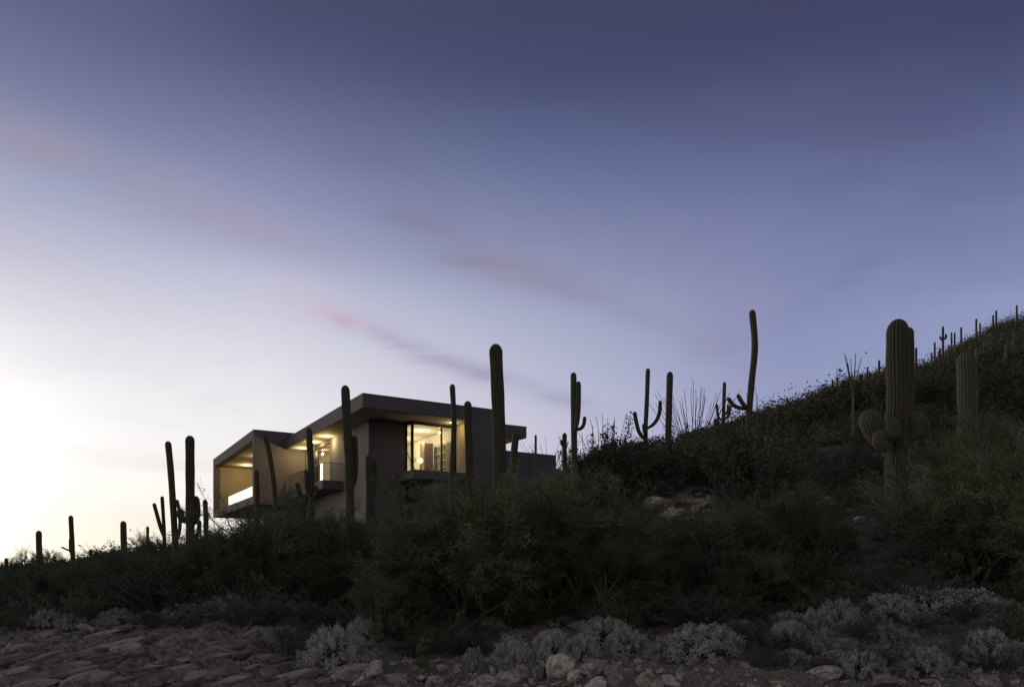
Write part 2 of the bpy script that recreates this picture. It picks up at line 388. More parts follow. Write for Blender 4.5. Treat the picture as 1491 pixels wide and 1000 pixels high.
PALO = [palo_verde(100+i) for i in range(5)]
SPARSE = [palo_verde(200+i, 2600, 60, True) for i in range(2)]
CREO = [shrub(300+i, M['creosote'], 5500, 36, 66) for i in range(4)]
GREY = [shrub(400+i, M['twig'], 2200, 46, 70, (.02, .045), .3) for i in range(2)]
DENSE = [shrub(700, M['creosote'], 16000, 60, 80, (.025, .055), .5)]
FAR = [shrub(500+i, M['far'], 3200, 26, 66, (.035, .08), .6, far=True) for i in range(3)]
BRIT = [brittlebush(600+i) for i in range(4)]

def place_tree(px, ytop, ybase=None, D=None, label='', group=None, wide=1.0, var=None, name='palo_verde_tree'):
    if D is None: X, D, Z = ground_at(px, ybase)
    else: X, D, Z = on_ground(px, D)
    T = var or random.choice(PALO)
    H = (HY-ytop)/F*D - Z
    if H < 0.4: return None
    s = H/T[2]; sx = s*random.uniform(.95, 1.2)*wide
    o = empty(name, (X, D, Z-.03), random.uniform(0, 6.28)); o.scale = (sx, sx, s)
    link('trunk', T[0], o); link('crown', T[1], o)
    return tag(o, label, 'tree', group)
def place_shrub(V, X, D, h, label, group, name, cat='shrub', wide=1.0):
    me, top, rad = random.choice(V)
    s = h/top; sx = s*wide*random.uniform(.85, 1.2)
    o = link(name, me, None, (X, D, gz(X, D)-.04)); o.rotation_euler = (random.uniform(-.12, .12), random.uniform(-.12, .12), random.uniform(0, 6.28)); o.scale = (sx, sx, s)
    return tag(o, label, cat, group)

# upper outline of the vegetation as seen in the photograph
VT = np.array([(-400, 835), (0, 826), (60, 815), (100, 818), (150, 800), (230, 790), (300, 780), (335, 768), (370, 732), (430, 728), (460, 738), (500, 747), (570, 748), (640, 752), (662, 705), (700, 690), (760, 692), (800, 684), (850, 668),
               (880, 643), (950, 640), (1000, 635), (1060, 622), (1110, 598), (1180, 568), (1300, 530), (1400, 490), (1491, 450), (1900, 400)], float)
vtop = lambda px: float(np.interp(px, VT[:, 0], VT[:, 1]))
HA = Vector((-6.036, 30.0, 0)); HU = Vector((.858, .5136, 0)); HV = Vector((-.5136, .858, 0))
def house_uv(X, Y):
    d = Vector((X, Y, 0))-HA; return d.dot(HU), d.dot(HV)
def in_house(X, Y, m=0.4):
    u, v = house_uv(X, Y)
    return (-.2-m < u < 12+m and 0-m < v < 14) or (-1.7-m < u < 4 and 12-m < v < 26)

# --- palo verde trees and big shrubs seen one by one
PL = [(-60, 812, 890, 'palo verde by the left edge of the picture'), (50, 822, 893, 'low palo verde below the leftmost saguaros'),
 (135, 812, 893, 'low palo verde above the middle of the rock bank'), (200, 797, 885, 'palo verde left of the big armed saguaro by the house'),
 (275, 795, 880, 'dense palo verde under the big armed saguaro left of the house'), (335, 772, 880, 'palo verde just under the overhanging left end of the house'),
 (378, 729, 872, 'tall palo verde in front of the left box of the house'), (432, 728, 862, 'tall palo verde below the small balcony'),
 (482, 750, 862, 'palo verde left of the wall corner of the house'), (545, 752, 853, 'palo verde below the corner of the house'),
 (606, 786, 874, 'palo verde below the dark recess of the house'), (652, 722, 884, 'palo verde just right of the dark recess of the house'),
 (700, 692, 892, 'large palo verde around the foot of the tallest saguaro before the house'), (757, 696, 888, 'large palo verde covering the right part of the house wall'),
 (806, 684, 872, 'palo verde at the foot of the two armed saguaro beside the garden wall'), (852, 684, 852, 'palo verde below the dark rounded shrub on the crest'),
 (690, 765, 912, 'palo verde behind the small bushes at bottom centre'), (785, 770, 908, 'palo verde above the row of pale boulders'),
 (852, 762, 902, 'palo verde directly above the two round silver bushes'), (915, 785, 884, 'palo verde below the pale scree patch'),
 (1012, 785, 884, 'palo verde right of the pale scree patch'), (1080, 728, 850, 'wide olive palo verde in the middle of the right slope'),
 (1150, 705, 842, 'palo verde left of the big ribbed saguaro'), (1172, 742, 852, 'palo verde touching the left side of the big ribbed saguaro'),
 (1165, 800, 872, 'low palo verde below and left of the big ribbed saguaro'), (1452, 662, 832, 'palo verde right of the big ribbed saguaro'),
 (1490, 625, 822, 'tall palo verde under the pale stump like saguaro'), (1505, 640, 842, 'palo verde by the right edge of the picture'),
 (1425, 725, 862, 'palo verde above the widest silver bush at the right'), (1442, 785, 853, 'palo verde low on the right, below the foot of the big ribbed saguaro'),
 (1112, 795, 884, 'low palo verde above the sandy clearing'), (560, 825, 912, 'low palo verde above the end of the rock bank'), (455, 805, 893, 'low palo verde above the flat white rock')]
for px, yt, yb, lb in PL:
    place_tree(px, yt, yb, label=lb, wide=.95 if 1140 < px < 1460 else 1.1)
SP = [(44, 793, 34, 'thin sparse tree against the glow beside the leftmost saguaros'), (88, 800, 40, 'thin sparse tree between the two leftmost tall saguaros'), (212, 775, 33, 'thin sparse tree against the sky left of the paired saguaro stems'),
      (322, 768, 31, 'bare thin branched tree under the left end of the house')]
for px, yt, D, lb in SP:
    place_tree(px, yt, D=D, label=lb, var=random.choice(SPARSE), name='sparse_tree', wide=.9)
for px, yt, D, lb in [(1410, 600, 19.3, 'dense palo verde hiding the foot of the pale saguaro column'), (14, 812, 34, 'leafy tree on the horizon at the left edge'), (74, 800, 36, 'leafy tree on the horizon right of the second saguaro from the left'), (122, 806, 33, 'leafy tree on the horizon right of the slender leaning saguaro'), (150, 797, 30, 'leafy tree on the horizon left of the short stout saguaro'),
       (202, 783, 30, 'leafy tree on the horizon right of the short stout saguaro'), (228, 776, 31, 'leafy tree behind the V shaped saguaro'), (312, 764, 29, 'leafy tree directly under the end of the overhanging box')]:
    place_tree(px, yt, D=D, label=lb, wide=.9)
# dark round shrubs on the crest
for px, yt, D, w, lb in [(897, 629, 27, .72, 'nearly black rounded shrub on the crest right of the house'), (925, 655, 28, 1.2, 'dark rounded shrub at the foot of the trident saguaro'), (868, 662, 30, 1.1, 'dark shrub on the crest beside thin upright stems'),
                         (974, 676, 28.0, .7, 'dark shrub hiding the foot of the straight armless saguaro'), (1090, 613, 25.5, 1.3, 'dark shrub hiding the foot of the tall bent saguaro'), (942, 637, 27, 1.3, 'dark shrub covering the foot of the trident saguaro'), (1022, 634, 29, 1.3, 'dark shrub right of the fan shaped ocotillo base'), (1048, 628, 28, 1.3, 'dark shrub covering the feet of the slim armed saguaro'), (1078, 614, 27, 1.2, 'dark shrub left of the foot of the tall bent saguaro'), (1106, 602, 28, 1.2, 'dark shrub right of the foot of the tall bent saguaro'), (832, 676, 27, 1.0, 'dark shrub at the foot of the two armed saguaro'), (960, 645, 29, 1.2, 'dark shrub between the trident saguaro and the straight one'), (1000, 638, 31, 1.3, 'dark shrub at the foot of the fan shaped ocotillo')]:
    X, D, Z = on_ground(px, D); place_shrub(DENSE if 'nearly' in lb else CREO, X, D, max((HY-yt)/F*D-Z, .7), lb, None, 'creosote_bush', wide=w)

# --- scatter over the slopes, kept under the outline
taken = []
def free(X, Y, r):
    for a, b, c in taken:
        if (X-a)**2+(Y-b)**2 < (r+c)**2*0.42: return False
    return True
def zone(px, D):
    if D > 34:
        return ('small dark shrub on the far upper part of the right hillside', 'shrubs on the far right hillside') if px > 1000 else ('small dark shrub on the crest line behind the saguaros', 'shrubs on the crest line')
    if px < 330: return ('dark creosote shrub on the low slope left of the house', 'shrubs on the slope left of the house')
    if px < 640: return ('dark creosote shrub on the slope below the left half of the house', 'shrubs below the left half of the house')
    if px < 930: return ('dark creosote shrub on the slope below the right half of the house', 'shrubs below the right half of the house')
    if px < 1230: return ('dark creosote shrub on the slope between the house and the big ribbed saguaro', 'shrubs between the house and the big saguaro')
    return ('dark creosote shrub on the slope around and right of the big ribbed saguaro', 'shrubs on the slope at the right')
cnt = 0
for it in range(5200):
    if cnt >= 520: break
    if cnt < 250: D = random.uniform(14.5, 36); px = random.uniform(-80, 1570)
    else: D = random.uniform(34, 80); px = random.uniform(0, 1600) if random.random() < .3 else random.uniform(1020, 1600)
    X = (px-CX)/F*D
    if in_house(X, D, .9): continue
    yg = HY-gz(X, D)*F/D
    if any(a < px < b and c < yg < d_ for a, b, c, d_ in ((905, 1040, 688, 775), (585, 690, 742, 800), (1150, 1262, 690, 772), (1080, 1130, 640, 680))) and random.random() < (.85 if px < 1050 else .45): continue
    r = random.uniform(.45, 1.0) if D < 36 else random.uniform(.6, 1.2)
    if not free(X, D, r): continue
    if 1245 < px < 1365 and D < 19: continue
    Z = gz(X, D); cap_ = 750 if 895 < px < 1060 and D < 24 else 768 if 1130 < px < 1250 and D < 20 else 748 if 1250 <= px < 1365 and D < 18.5 else 762 if 590 < px < 685 and D < 23 else 0
    hmax = (HY-max(vtop(px)+2, cap_))/F*D - Z
    h = min(r*random.uniform(1.0, 1.8), hmax)
    if h < .3: continue
    if D < 16 and (560 < px < 1200) and random.random() < .5: continue
    lb, gp = zone(px, D); taken.append((X, D, r)); cnt += 1
    q_ = random.random()
    if q_ < .2 and 18 < D < 34:
        place_shrub(GREY, X, D, h*.8, lb.replace('dark creosote shrub', 'bare grey twiggy shrub'), gp.replace('shrubs', 'bare shrubs'), 'bare_shrub', wide=1.3)
    else: place_shrub(CREO if D < 34 else FAR, X, D, h, lb, gp, 'creosote_bush' if D < 34 else 'distant_shrub', wide=1.25)

# knee high brush where the slope meets the open foreground
n = 0
for it in range(900):
    if n >= 110: break
    px = random.uniform(340, 1520); y = random.uniform(858, 912) if px < 1120 else random.uniform(835, 890)
    X, D, Z = ground_at(px, y)
    if D > 20: continue
    n += 1; h = random.uniform(.3, .75)
    place_shrub(CREO if random.random() < .75 else GREY, X, D, h, 'knee high dark brush where the slope meets the pale bushes of the foreground', 'knee high brush along the foot of the slope', 'low_brush', wide=1.5)
n = 0
for it in range(900):
    if n >= 70: break
    px = random.choice([random.uniform(395, 720), random.uniform(1090, 1500)]); y = random.uniform(905, 955) if px < 720 else random.uniform(868, 975)
    X, D, Z = ground_at(px, y)
    if not free(X, D, .22): continue
    taken.append((X, D, .22)); n += 1; h = random.uniform(.22, .5)
    place_shrub(CREO if random.random() < .7 else GREY, X, D, h, 'low dark scrub plant growing among the pale bushes of the foreground', 'low dark scrub among the pale bushes', 'low_brush', wide=1.4)
# far scrub cover as one mass
fv = []; ff = []; nb = 0
for it in range(7500):
    D = math.exp(random.uniform(math.log(50), math.log(165))); px = random.uniform(-150, 1600)
    if px < 1000 and random.random() < .8: continue
    X = (px-CX)/F*D; Z = gz(X, D); hm = (HY-vtop(px)+3)/F*D - Z
    h = min(random.uniform(.7, 2.2), hm)
    if h < .25: continue
    n = 80; R = random.uniform(.8, 1.5)*max(h, .8)*.8
    P = rng.normal(size=(n, 3))*np.array([R*.45, R*.45, h*.28])+np.array([X, D, Z+h*.45])
    V, Fa = leaves(P, rng.normal(size=(n, 3)), rng.uniform(.12, .32, n), rng.uniform(.06, .16, n), rng)
    fv.append(V); ff.append(Fa+nb); nb += len(V)
tag(link('distant_scrub', np_mesh('distant_scrub', np.concatenate(fv), np.concatenate(ff), [M['far']])), 'dense dark scrub covering the far hillside', 'scrub', kind='stuff')

# --- silver bushes of the foreground
BB = [(690, 978, 38, 42, 'small silver bush left of the boulders'), (745, 972, 62, 55, 'silver bush above the reddish boulders'), (802, 960, 66, 50, 'silver bush left of the round silver pair'), (845, 962, 60, 42, 'silver bush above the boxy pale boulder'),
 (880, 935, 84, 42, 'silver bush behind the round silver pair'), (913, 950, 66, 44, 'round silver bush with dark soil under it'), (968, 958, 60, 36, 'low silver bush left of the domed bush'), (1024, 958, 108, 58, 'large domed silver bush with dry grass on top'),
 (1148, 938, 66, 42, 'silver bush at the left of the right hand thicket'), (1185, 925, 60, 44, 'silver bush in the left part of the right hand thicket'), (1225, 915, 74, 50, 'tall silver bush in the middle of the right hand thicket'),
 (1205, 945, 62, 36, 'low silver bush right above the sandy clearing'), (1290, 905, 80, 46, 'silver bush below the big ribbed saguaro'), (1345, 890, 100, 42, 'wide silver bush right of the big ribbed saguaro foot'), (1405, 895, 110, 45, 'widest silver bush near the right edge'),
 (1255, 982, 66, 40, 'silver bush at the edge of the sandy clearing'), (1345, 980, 70, 46, 'silver bush at the bottom right'), (1300, 945, 74, 40, 'silver bush in the hollow at the right'), (1440, 960, 74, 50, 'silver bush in the lower right corner'),
 (70, 918, 44, 26, 'small grey bush at the left end of the rock bank'), (105, 915, 40, 24, 'small grey bush on top of the rock bank at left'), (172, 912, 56, 26, 'grey bush on top of the rock bank'), (270, 902, 60, 28, 'grey bush above the rock bank, left of the flat white rock'),
 (330, 898, 66, 32, 'grey bush just left of the flat white rock'), (420, 910, 60, 34, 'grey bush right of the flat white rock'), (485, 972, 92, 62, 'large grey bush at the right end of the rock bank'), (525, 935, 60, 44, 'grey bush behind the large grey bush of the bank'),
 (955, 720, 56, 26, 'pale bush on the scree patch'), (975, 690, 40, 20, 'small pale bush above the scree patch'), (1345, 735, 36, 34, 'pale upright bush right of the big ribbed saguaro'), (1070, 858, 60, 26, 'pale bush in the dark slope above the clearing'), (1345, 850, 50, 30, 'pale bush high on the right thicket')]
for px, yb, w, h, lb in BB:
    X, D, Z = ground_at(px, yb); k = D/F
    me, top, rad = random.choice(BRIT)
    o = link('brittlebush', me, None, (X, D, Z-.03)); sx = w*1.12*k/2/rad; o.scale = (sx*random.uniform(.9, 1.1), sx, h*.88*k/top); o.rotation_euler = (0, 0, random.uniform(0, 6.28))
    tag(o, lb, 'bush')
n = 0
for it in range(1500):
    if n >= 85: break
    px = random.uniform(1120, 1510) if random.random() < .62 else random.uniform(330, 1120); y = random.uniform(848, 968) if px > 1130 else random.uniform(862, 935)
    X, D, Z = ground_at(px, y)
    if not free(X, D, .2): continue
    taken.append((X, D, .2)); n += 1; k = random.uniform(.16, .42)
    me, top, rad = random.choice(BRIT); o = link('brittlebush', me, None, (X, D, Z-.04)); o.scale = (k, k, k*random.uniform(.6, .95)); o.rotation_euler = (0, 0, random.uniform(0, 6.28))
    if px > 1130: tag(o, 'small silver filler bush in the thicket at the lower right', 'bush', 'small silver bushes at the lower right')
    else: tag(o, 'small silver bush under the dark palo verdes along the foot of the slope', 'bush', 'small silver bushes at the foot of the slope')

# --- dry grass tufts (one mass)
P = []; 
def tuft(px, y, n, h, r):
    X, D, Z = ground_at(px, y)
    a = rng.normal(size=(n, 3))*np.array([r, r, .01])+np.array([X, D, Z]); P.append((a, np.full(n, h)))
for px, y, n_, h in [(1018, 930, 60, .42), (1000, 935, 40, .38), (1040, 935, 40, .36), (1235, 955, 50, .34), (1215, 958, 40, .3), (1340, 960, 60, .3), (980, 925, 40, .3), (225, 870, 30, .3)]: tuft(px, y, n_, h, .14)
for i in range(120):
    tuft(random.uniform(0, 1491), random.uniform(880, 1000), 16, random.uniform(.1, .24), .08)
Pa = np.concatenate([p[0] for p in P]); Lh = np.concatenate([p[1] for p in P])*rng.uniform(.5, 1.1, len(Pa))
V, Fa = slivers(Pa, rng.normal(size=Pa.shape)*np.array([.3, .3, 0])+np.array([0, 0, 1]), Lh, np.full(len(Pa), .007), rng)
tag(link('dry_grass', np_mesh('dry_grass', V, Fa, [M['dry']])), 'thin dry straw coloured grass between the silver bushes', 'grass', kind='stuff')

# ------------------------------------------------------------------ rocks
def rock_mesh(seed, flat=1.0, sub=3, mat='rock'):
    import bmesh
    rd = random.Random(seed); bm = bmesh.new(); bmesh.ops.create_icosphere(bm, subdivisions=sub, radius=1)
    planes = []
    for i in range(9):
        nn = Vector((rd.gauss(0, 1), rd.gauss(0, 1), rd.gauss(0, 1)*(.7+flat*.3))).normalized(); planes.append((nn, rd.uniform(.45, .72)))
    for v in bm.verts:
        p = v.co.copy()
        for nn, d in planes:
            t = p.dot(nn)
            if t > d: p -= nn*(t-d)
        q = p*2.3+Vector((seed, seed*.7, 0))
        p *= 1+.025*math.sin(q.x*3+q.y*2)+.02*math.sin(q.z*7+q.x*5)
        p.z *= flat; v.co = p
    me = bpy.data.meshes.new('rock'); bm.to_mesh(me); bm.free(); me.polygons.foreach_set('use_smooth', np.zeros(len(me.polygons), dtype=bool)); me.materials.append(M[mat]); return me
ROCK = [rock_mesh(i, random.uniform(.65, .95)) for i in range(8)]
SLAB = [rock_mesh(40+i, .22, 2, 'slab') for i in range(8)]
RK = [(762, 986, 20, 20, 'small rounded white boulder of the row at bottom centre'), (783, 988, 26, 22, 'reddish boulder beside the rounded white one'), (816, 986, 36, 34, 'tall pale boulder with a flat top at bottom centre'), (836, 992, 22, 20, 'dark bluish boulder right of the tall pale one'),
 (857, 984, 30, 20, 'pale block right of the dark bluish boulder'), (884, 984, 34, 18, 'low grey stone near the bottom centre'), (905, 1004, 54, 32, 'large brown boulder cut by the bottom edge'), (868, 1006, 30, 22, 'small pale boulder cut by the bottom edge'),
 (945, 998, 36, 20, 'brown stone right of the large brown boulder'), (708, 1002, 26, 20, 'small reddish stone at the bottom left of the boulder row'), (740, 996, 30, 16, 'low brown stone left of the rounded white boulder'),
 (500, 992, 26, 18, 'pale stone at the right end of the rock bank'), (545, 985, 30, 22, 'larger pale boulder at the right end of the rock bank'), (575, 994, 28, 20, 'pale bluish boulder right of the bank'), (525, 1000, 24, 16, 'brown stone at the bottom below the pale boulders'),
 (373, 908, 24, 9, 'flat white rock standing out on top of the bank'), (975, 1000, 30, 16, 'pale stone at the bottom right of the boulder row'), (1200, 985, 34, 14, 'pinkish stone in the sandy clearing'), (1290, 1000, 36, 18, 'pale stone at the bottom in the clearing'), (1440, 1000, 40, 18, 'pale stone near the lower right corner'),
 (125, 872+50, 16, 9, 'small pale stone above the left end of the bank'), (1130, 998, 22, 10, 'small brown stone in the sandy clearing')]
def put_rock(me, px, yb, w, h, lb, gp=None, name='boulder', rz=None):
    X, D, Z = ground_at(px, yb); k = D/F
    o = link(name, me, None, (X, D, Z+h*k*.25)); o.scale = (w*k/1.3, w*k/1.5, h*k/1.1)
    o.rotation_euler = (random.uniform(-.2, .2), random.uniform(-.2, .2), random.uniform(0, 6.28) if rz is None else rz)
    return tag(o, lb, 'rock', gp)
for i, (px, yb, w, h, lb) in enumerate(RK): put_rock(ROCK[i % 8], px, yb, w, h, lb)
for i in range(150):
    put_rock(random.choice(ROCK), random.uniform(560, 1491) if i % 2 else random.gauss(800, 110), random.uniform(962, 1010), random.uniform(6, 18), random.uniform(4, 11), 'small stone scattered on the bare ground along the bottom of the picture', 'small stones along the bottom', 'stone')
for cx_, cy_, sx_, sy_, n_, lb, gp in [(968, 718, 52, 30, 95, 'pale angular rock in the scree patch right of the house', 'rocks of the scree patch'), (640, 765, 42, 9, 26, 'pale rock in the band below the dark recess of the house', 'rocks below the house'),
                                   (1195, 742, 60, 22, 44, 'grey rock on the slope left of the big ribbed saguaro', 'rocks left of the big saguaro'), (1400, 530, 60, 25, 26, 'pale rock on the upper right hillside', 'rocks on the upper right hillside'), (1130, 660, 60, 30, 16, 'grey rock high on the slope right of the tall bent saguaro', 'rocks high on the right slope')]:
    for i in range(n_):
        w = random.uniform(10, 30) if 'scree' in lb else random.uniform(6, 20); put_rock(random.choice(ROCK), random.gauss(cx_, sx_*.6), random.gauss(cy_, sy_*.6), w, w*random.uniform(.35, .6), lb, gp, 'rock')
ang = math.radians(38)
for i in range(130):
    px = random.uniform(10, 540); y = random.uniform(905, 1000)
    X, D, Z = ground_at(px, y)
    if D < ROADE(X)+.4: continue
    L = random.uniform(.12, .5); o = link('rock_slab', random.choice(SLAB), None, (X, D, Z+.0)); o.scale = (L, L*random.uniform(.12, .26), random.uniform(.25, .55)*min(1, L*2.2))
    o.rotation_euler = (random.uniform(.0, .35), -random.uniform(.10, .28), ang+random.gauss(0, .2))
    tag(o, 'thin tilted slab breaking out of the layered rock bank at the lower left', 'rock', 'slabs of the rock bank', 'thing')
# gravel
n = 22000; gx = []; 
gpx = rng.uniform(-60, 1560, n); gD = np.exp(rng.uniform(math.log(8.2), math.log(17), n)); X = (gpx-CX)/F*gD; Z = tz(X, gD)
keep = gD > ROADE(X)+rng.normal(size=n)*.3; X = X[keep]; Y = gD[keep]; Z = Z[keep]; n = len(X)
base = np.array([(1, 0, 0), (-.5, .87, 0), (-.5, -.87, 0), (.15, .1, .9)]); sz = rng.gamma(1.6, .010, n)+.005
th = rng.uniform(0, 6.28, n); c, s = np.cos(th), np.sin(th)
B = np.stack([base[None, :, 0]*c[:, None]-base[None, :, 1]*s[:, None]*.7, base[None, :, 0]*s[:, None]+base[None, :, 1]*c[:, None]*.7, np.broadcast_to(base[None, :, 2], (n, 4))], -1)*sz[:, None, None]
V = (B+np.stack([X, Y, Z], -1)[:, None, :]).reshape(-1, 3)
Fa = (np.arange(n)[:, None, None]*4+np.array([(0, 1, 3), (1, 2, 3), (2, 0, 3)])[None]).reshape(-1, 3)
tag(link('gravel', np_mesh('gravel', V, Fa, [M['gravel']])), 'loose gravel and pebbles over the foreground', 'gravel', kind='stuff')

# ------------------------------------------------------------------ prickly pears
def pad(mb, p, az, tilt, L, W):
    d = Vector((math.sin(tilt)*math.cos(az+1.57), math.sin(tilt)*math.sin(az+1.57), math.cos(tilt))); sd = Vector((math.cos(az), math.sin(az), 0)); nn = d.cross(sd).normalized()
    V = []; Fs = []; a = 8; b = 12
    for i in range(a+1):
        t = i/a; r = math.sin(math.pi*(t**.85)); r = max(r, .02)
        for k in range(b):
            th = 2*math.pi*k/b; V.append(p+d*L*t+sd*math.cos(th)*W/2*r+nn*math.sin(th)*.02*r)
    for i in range(a):
        for k in range(b): Fs.append((i*b+k, i*b+(k+1) % b, (i+1)*b+(k+1) % b, (i+1)*b+k))
    mb.add(V, Fs); return p+d*L*.93
def pear(px, y, s, lb):
    X, D, Z = ground_at(px, y); mb = MB(); rd = random.Random(px)
    for i in range(6):
        p = Vector((rd.gauss(0, .035), rd.gauss(0, .02), -.02)); e = pad(mb, p, rd.uniform(-.6, .6), rd.uniform(-.4, .4), rd.uniform(.18, .26), rd.uniform(.14, .2))
        for j in range(2):
            e2 = pad(mb, e, rd.uniform(-.9, .9), rd.uniform(-.7, .7), rd.uniform(.15, .24), rd.uniform(.11, .17))
            if rd.random() < .4: pad(mb, e2, rd.uniform(-.9, .9), rd.uniform(-.6, .6), rd.uniform(.1, .17), .1)
    o = link('prickly_pear', mb.mesh('prickly_pear', [M['pear']], True), None, (X, D, Z)); o.scale = (s, s, s); tag(o, lb, 'cactus')
pear(552, 935, 1.1, 'prickly pear between the grey bushes right of the bank'); pear(618, 972, 1.0, 'prickly pear with two pale upright pads at bottom centre left')
pear(1318, 850, 1.0, 'prickly pear above the right hand thicket'); pear(1470, 930, 1.2, 'prickly pear near the right edge'); pear(235, 888, .9, 'prickly pear above the rock bank at left')
pear(590, 930, .9, 'prickly pear behind the pale boulders right of the bank'); pear(1060, 905, .9, 'prickly pear in the dark scrub above the domed silver bush'); pear(420, 880, .9, 'prickly pear in the scrub right of the flat white rock'); pear(1240, 800, 1.1, 'prickly pear on the slope below the big ribbed saguaro')
pear(1145, 972, .5, 'tiny prickly pear in the sandy clearing'); pear(668, 925, 1.0, 'prickly pear left of the smallest silver bush')

# ------------------------------------------------------------------ ocotillos
def ocotillo(px, D, ytop, nst, spread, lb, ybase=None, trunk=0, r0=.018, wav=.05):
    X, D, Z = on_ground(px, D); 
    if ybase is not None: Z = (HY-ybase)/F*D
    H = (HY-ytop)/F*D-Z; mb = MB(); rd = random.Random(int(px)); 
    for i in range(nst):
        az = rd.uniform(0, 6.28); ti = math.radians(spread)*math.sqrt((i+.5)/nst)
        L = H/math.cos(ti*.8)*rd.uniform(.8, 1.0)
        if i == 0: L = H
        d = Vector((math.sin(ti)*math.cos(az), math.sin(ti)*math.sin(az)*.45, math.cos(ti))); p = Vector((0, 0, trunk)); pts = [p.copy()]; L -= trunk
        for k in range(9):
            dd = (d+Vector((rd.gauss(0, wav), rd.gauss(0, wav), rd.gauss(0, wav)))).normalized()
            if k > 4: dd.z += .03*(k-4)
            p = p+dd*L/9; pts.append(p.copy())
        mb.tube(pts, [r0*(1-.065*k) for k in range(10)], 5)
        for k in range(60):
            t = rd.uniform(0, 8.99); q = pts[int(t)].lerp(pts[int(t)+1], t-int(t)); e = q+Vector((rd.gauss(0, 1), rd.gauss(0, 1), rd.gauss(0, 1))).normalized()*.045
            mb.add([q+Vector((.004, 0, .004)), q-Vector((.004, 0, .004)), e], [(0, 1, 2)])
    if trunk: mb.tube([(0, 0, -.3), (0.01, 0, trunk*.5), (0, 0, trunk+.03)], [r0*2.2, r0*2, r0*1.8], 8)
    tag(link('ocotillo', mb.mesh('ocotillo', [M['twig']]), None, (X, D, Z-.02)), lb, 'ocotillo')
ocotillo(1010, 33, 568, 34, 42, 'fan shaped ocotillo between the straight saguaro and the tall bent one', r0=.022)
ocotillo(1104, 31, 574, 8, 34, 'thin ocotillo right behind the tall bent saguaro', r0=.02)
ocotillo(1075, 29, 600, 12, 50, 'low ocotillo left of the tall bent saguaro', r0=.018)
ocotillo(1242, 27, 515, 9, 19, 'upright narrow ocotillo on a single bare stalk against the ridge', ybase=622, trunk=1.25, r0=.024, wav=.03)
ocotillo(882, 30, 608, 9, 36, 'ocotillo with forked stems above the nearly black shrub', r0=.022)
ocotillo(858, 28, 632, 13, 38, 'cluster of upright ocotillo stems beside the two armed saguaro', r0=.02)
ocotillo(800, 42, 637, 12, 60, 'small ocotillo peeping over the low garden wall', r0=.02)
ocotillo(675, 25, 668, 9, 40, 'small ocotillo in front of the lit window wall', r0=.013)

# ------------------------------------------------------------------ saguaros
def catmull(P, n):
    P = [P[0]*2-P[1]] + P + [P[-1]*2-P[-2]]; out = []
    for i in range(1, len(P)-2):
        for k in range(n):
            t = k/n; a, b, c, d = P[i-1:i+3]
            out.append(.5*((2*b)+(c-a)*t+(2*a-5*b+4*c-d)*t*t+(3*b-a-3*c+d)*t**3))
    out.append(P[-2]); return out
def stem(path, r, big, base_narrow=.82, root=False, club=1.0):
    neck = .62 if club < 1.2 else .3
    """closed ribbed column along path with a dome top"""
    pts = catmull(path, 8); 
    S = [0]; 
    for a, b in zip(pts, pts[1:]): S.append(S[-1]+(b-a).length)
    L = S[-1]; m = max(10, int(L/(.12 if big else .3)))
    def at(s):
        k = max(0, min(len(S)-2, next((j for j in range(len(S)-1) if S[j+1] >= s), len(S)-2))); t = (s-S[k])/max(S[k+1]-S[k], 1e-6); return pts[k].lerp(pts[k+1], min(max(t, 0), 1))
    sl = [L*i/m for i in range(m) if L*i/m < L-r*1.35] + [L-r*1.35*(1-math.sin(math.pi/2*j/7)) for j in range(8)]
    out = []; rad = []
    for s in sl:
        out.append(at(s)); t = s/L
        w = (base_narrow+(1-base_narrow)*min(1, t/.45)) if root else min(1, neck+(1-neck)*min(1, t/(.25 if neck > .5 else .7)))*(1+(min(club, 1.1)-1)*t)
        w *= 1+.025*math.sin(s*5.1+r*40)
        q = (s-(L-r*1.35))/(r*1.35)
        if q > 0: w *= math.sqrt(max(1-q*q, .004))
        rad.append(r*w)
    if big: ribs, nn, dp = 18, 108, .14
    else: ribs, nn, dp = 12, 36, .13
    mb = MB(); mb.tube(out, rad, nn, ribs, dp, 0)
    if big:
        rd = random.Random(int(r*1000)); V0 = mb.v[:]
        for i in range(0, len(out)-1):
            for k in range(0, nn, nn//ribs):
                for sub in range(2):
                    p = Vector(V0[i*nn+k]).lerp(Vector(V0[(i+1)*nn+k]), sub/2+rd.random()*.2); o_ = (Vector(V0[i*nn+k])-out[i]).normalized()
                    for j in range(4):
                        e = p+(o_+Vector((rd.gauss(0, .8), rd.gauss(0, .8), rd.gauss(0, .8)))).normalized()*rd.uniform(.018, .04)
                        sd = Vector((rd.gauss(0, 1), rd.gauss(0, 1), rd.gauss(0, 1))).normalized()*.0016
                        mb.add([p+sd, p-sd, e], [(0, 1, 2)], 1)
    return mb
def saguaro(D, path, w, lb, arms=(), big=False, gp=None, root=None, mat='cactus', armat=None):
    bx = path[0][0]; X, Dd, Z = on_ground(bx, D)
    base = Vector((X, D, Z)); o = empty('saguaro', base)
    k = D/F
    P = [PT(px, y, D)-base for px, y in path]
    low = Vector((P[0].x, 0, -.35))
    if P[0].z > .1: P = [low]+P
    else: P[0] = low
    me = stem(P, w*k/2, big, root=True, base_narrow=root or .82).mesh('trunk', [M[mat], M['spine']], True)
    link('trunk', me, o)
    for a in arms:
        ap, aw = a[0], a[1]; club = a[2] if len(a) > 2 else 1.0
        A = [PT(q[0], q[1], D+(q[2] if len(q) > 2 else 0))-base for q in ap]
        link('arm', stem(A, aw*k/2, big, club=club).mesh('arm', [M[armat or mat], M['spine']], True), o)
    tag(o, lb, 'saguaro', gp); return o
